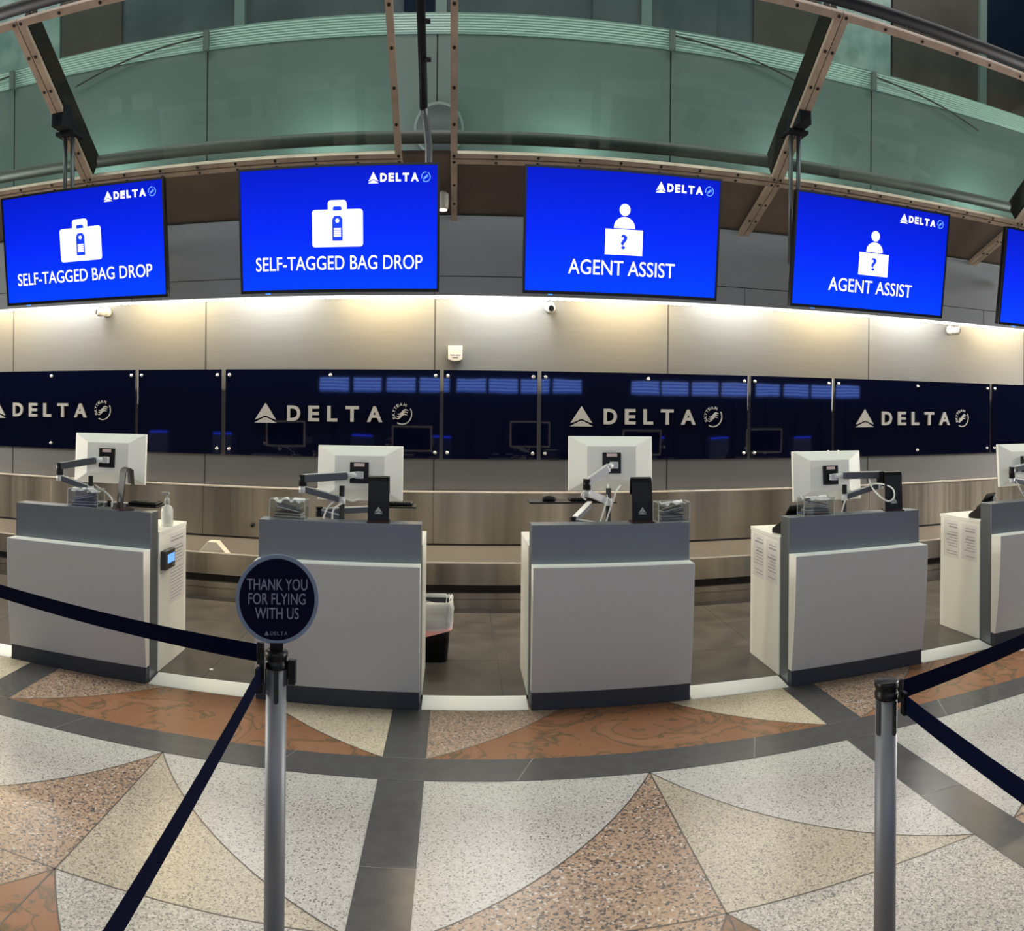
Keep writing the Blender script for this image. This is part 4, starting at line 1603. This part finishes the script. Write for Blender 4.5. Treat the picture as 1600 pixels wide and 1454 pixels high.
def belt(pts, lab, clip=True, wd=.05, th=.0016):
    path = smooth_path(pts, 8)
    t = thing('barrier_belt', lab, 'barrier belt', pts[0], group='navy queue belts')
    q = MB()
    vs, fs = [], []
    n_ = len(path)
    for i, c in enumerate(path):
        d = (path[min(i + 1, n_ - 1)] - path[max(i - 1, 0)]).normalized()
        s = d.cross(Vector(ZU)).normalized()
        u = s.cross(d).normalized()
        for a, b in ((-1, -1), (1, -1), (1, 1), (-1, 1)):
            vs.append(c + s * (a * th / 2) + u * (b * wd / 2))
    for i in range(n_ - 1):
        for k in range(4):
            k2 = (k + 1) % 4
            fs.append((i * 4 + k, i * 4 + k2, i * 4 + 4 + k2, i * 4 + 4 + k))
    fs += [(3, 2, 1, 0), (n_ * 4 - 4, n_ * 4 - 3, n_ * 4 - 2, n_ * 4 - 1)]
    q.add(vs, fs)
    q.build('webbing', 'belt', t)
    d = (path[1] - path[0]).normalized()
    q = MB()
    q.beam(path[0] - d * .004, path[0] + d * .018, .012, .062)
    q.build('clip', 'black', t, bevel=.002)
    return t


def sag(a, b, s, k=6):
    a, b = Vector(a), Vector(b)
    return [a.lerp(b, i / k) - Vector((0, 0, s * 4 * (i / k) * (1 - i / k))) for i in range(k + 1)]


belt(sag((SX - .046, SY + .012, 1.004 - .0), (-2.58, 2.915, 1.0), .012), 'navy belt crossing in front of the sanitizer counter from the sign post')
belt(sag((SX - .038, SY - .022, .965), (-.435, -.35, .96), .02), 'navy belt running down the photo toward the camera from the sign post')
belt(sag((1.18 + .046, 1.916 + .012, .948), (3.21, 2.54, .955), .02), 'navy belt rising from the signless post toward the cut-off counter')
belt(sag((1.18 + .040, 1.916 - .025, .930), (1.03, -.3, .93), .02), 'navy belt falling toward the camera from the signless post')
for (a, b, c_, lab) in ((SX + .038, SY + .0, .965, 'black empty belt clip on the side of the sign post'),):
    q = MB()
    q.box(a, a + .022, b - .012, b + .012, c_ - .034, c_ + .034)
    q.box(a - .004, a, b - .008, b + .008, c_ - .02, c_ + .03)
    tag(q.build('belt_clip', 'black', bevel=.003), lab, 'belt clip')
q = MB()
q.box(SX - .058, SX - .037, SY - .034, SY - .012, .905, .975)
tag(q.build('belt_clip', 'black', bevel=.003), 'black belt clip where the belt toward the camera leaves the sign post', 'belt clip')

# ------------------------------------------------------------------ things behind the viewer that the navy panels mirror
first = None
for x in (-3.54, -2.58, -1.6, -.66, .38, 1.29, 2.21, 3.13, 5.44, 6.33, 7.27, 8.21, 9.3, 10.26, 11.18, 12.1):
    if first is None:
        t = thing('flight_board', 'blue flight information board mirrored in the navy wall panels', 'flight board', (x, -6.0, 2.29), group='flight boards mirrored in the navy panels')
        q = local(t)
        q.box(-.44, .44, -.08, 0, -.20, .20)
        a = q.build('housing', 'tv_black')
        q = local(t)
        q.box(-.41, .41, .0005, .003, -.175, .175)
        b = q.build('board_screen', 'board_face')
        q = local(t)
        q.tube([(0, -.11, -2.289), (0, -.11, .2)], .03, 8)
        c = q.build('post', 'tube_dark')
        first = (t, a, b, c)
    else:
        t = first[0].copy()
        t.location = (x, -6.0, 2.29)
        COL.objects.link(t)
        for ch in first[1:]:
            o = ch.copy()
            o.parent = t
            COL.objects.link(o)
first = None
for x in (-7.4, -5.7, -2.25, -.4, 3.0, 4.75, 6.4, 8.7):
    if first is None:
        t = thing('check_in_kiosk', 'self-service kiosk with a lit blue top mirrored in the navy panels', 'kiosk', (x, -2.2, 0), group='kiosks mirrored in the navy panels')
        q = local(t)
        q.box(-.26, .26, -.35, 0, .003, 1.06)
        a = q.build('kiosk_body', 'kiosk_body', bevel=.01)
        q = local(t)
        q.box(-.24, .24, -.02, .012, 1.062, 1.09)
        b = q.build('light_bar', 'kiosk_blue')
        first = (t, a, b)
    else:
        t = first[0].copy()
        t.location = (x, -2.2, 0)
        COL.objects.link(t)
        for ch in first[1:]:
            o = ch.copy()
            o.parent = t
            COL.objects.link(o)
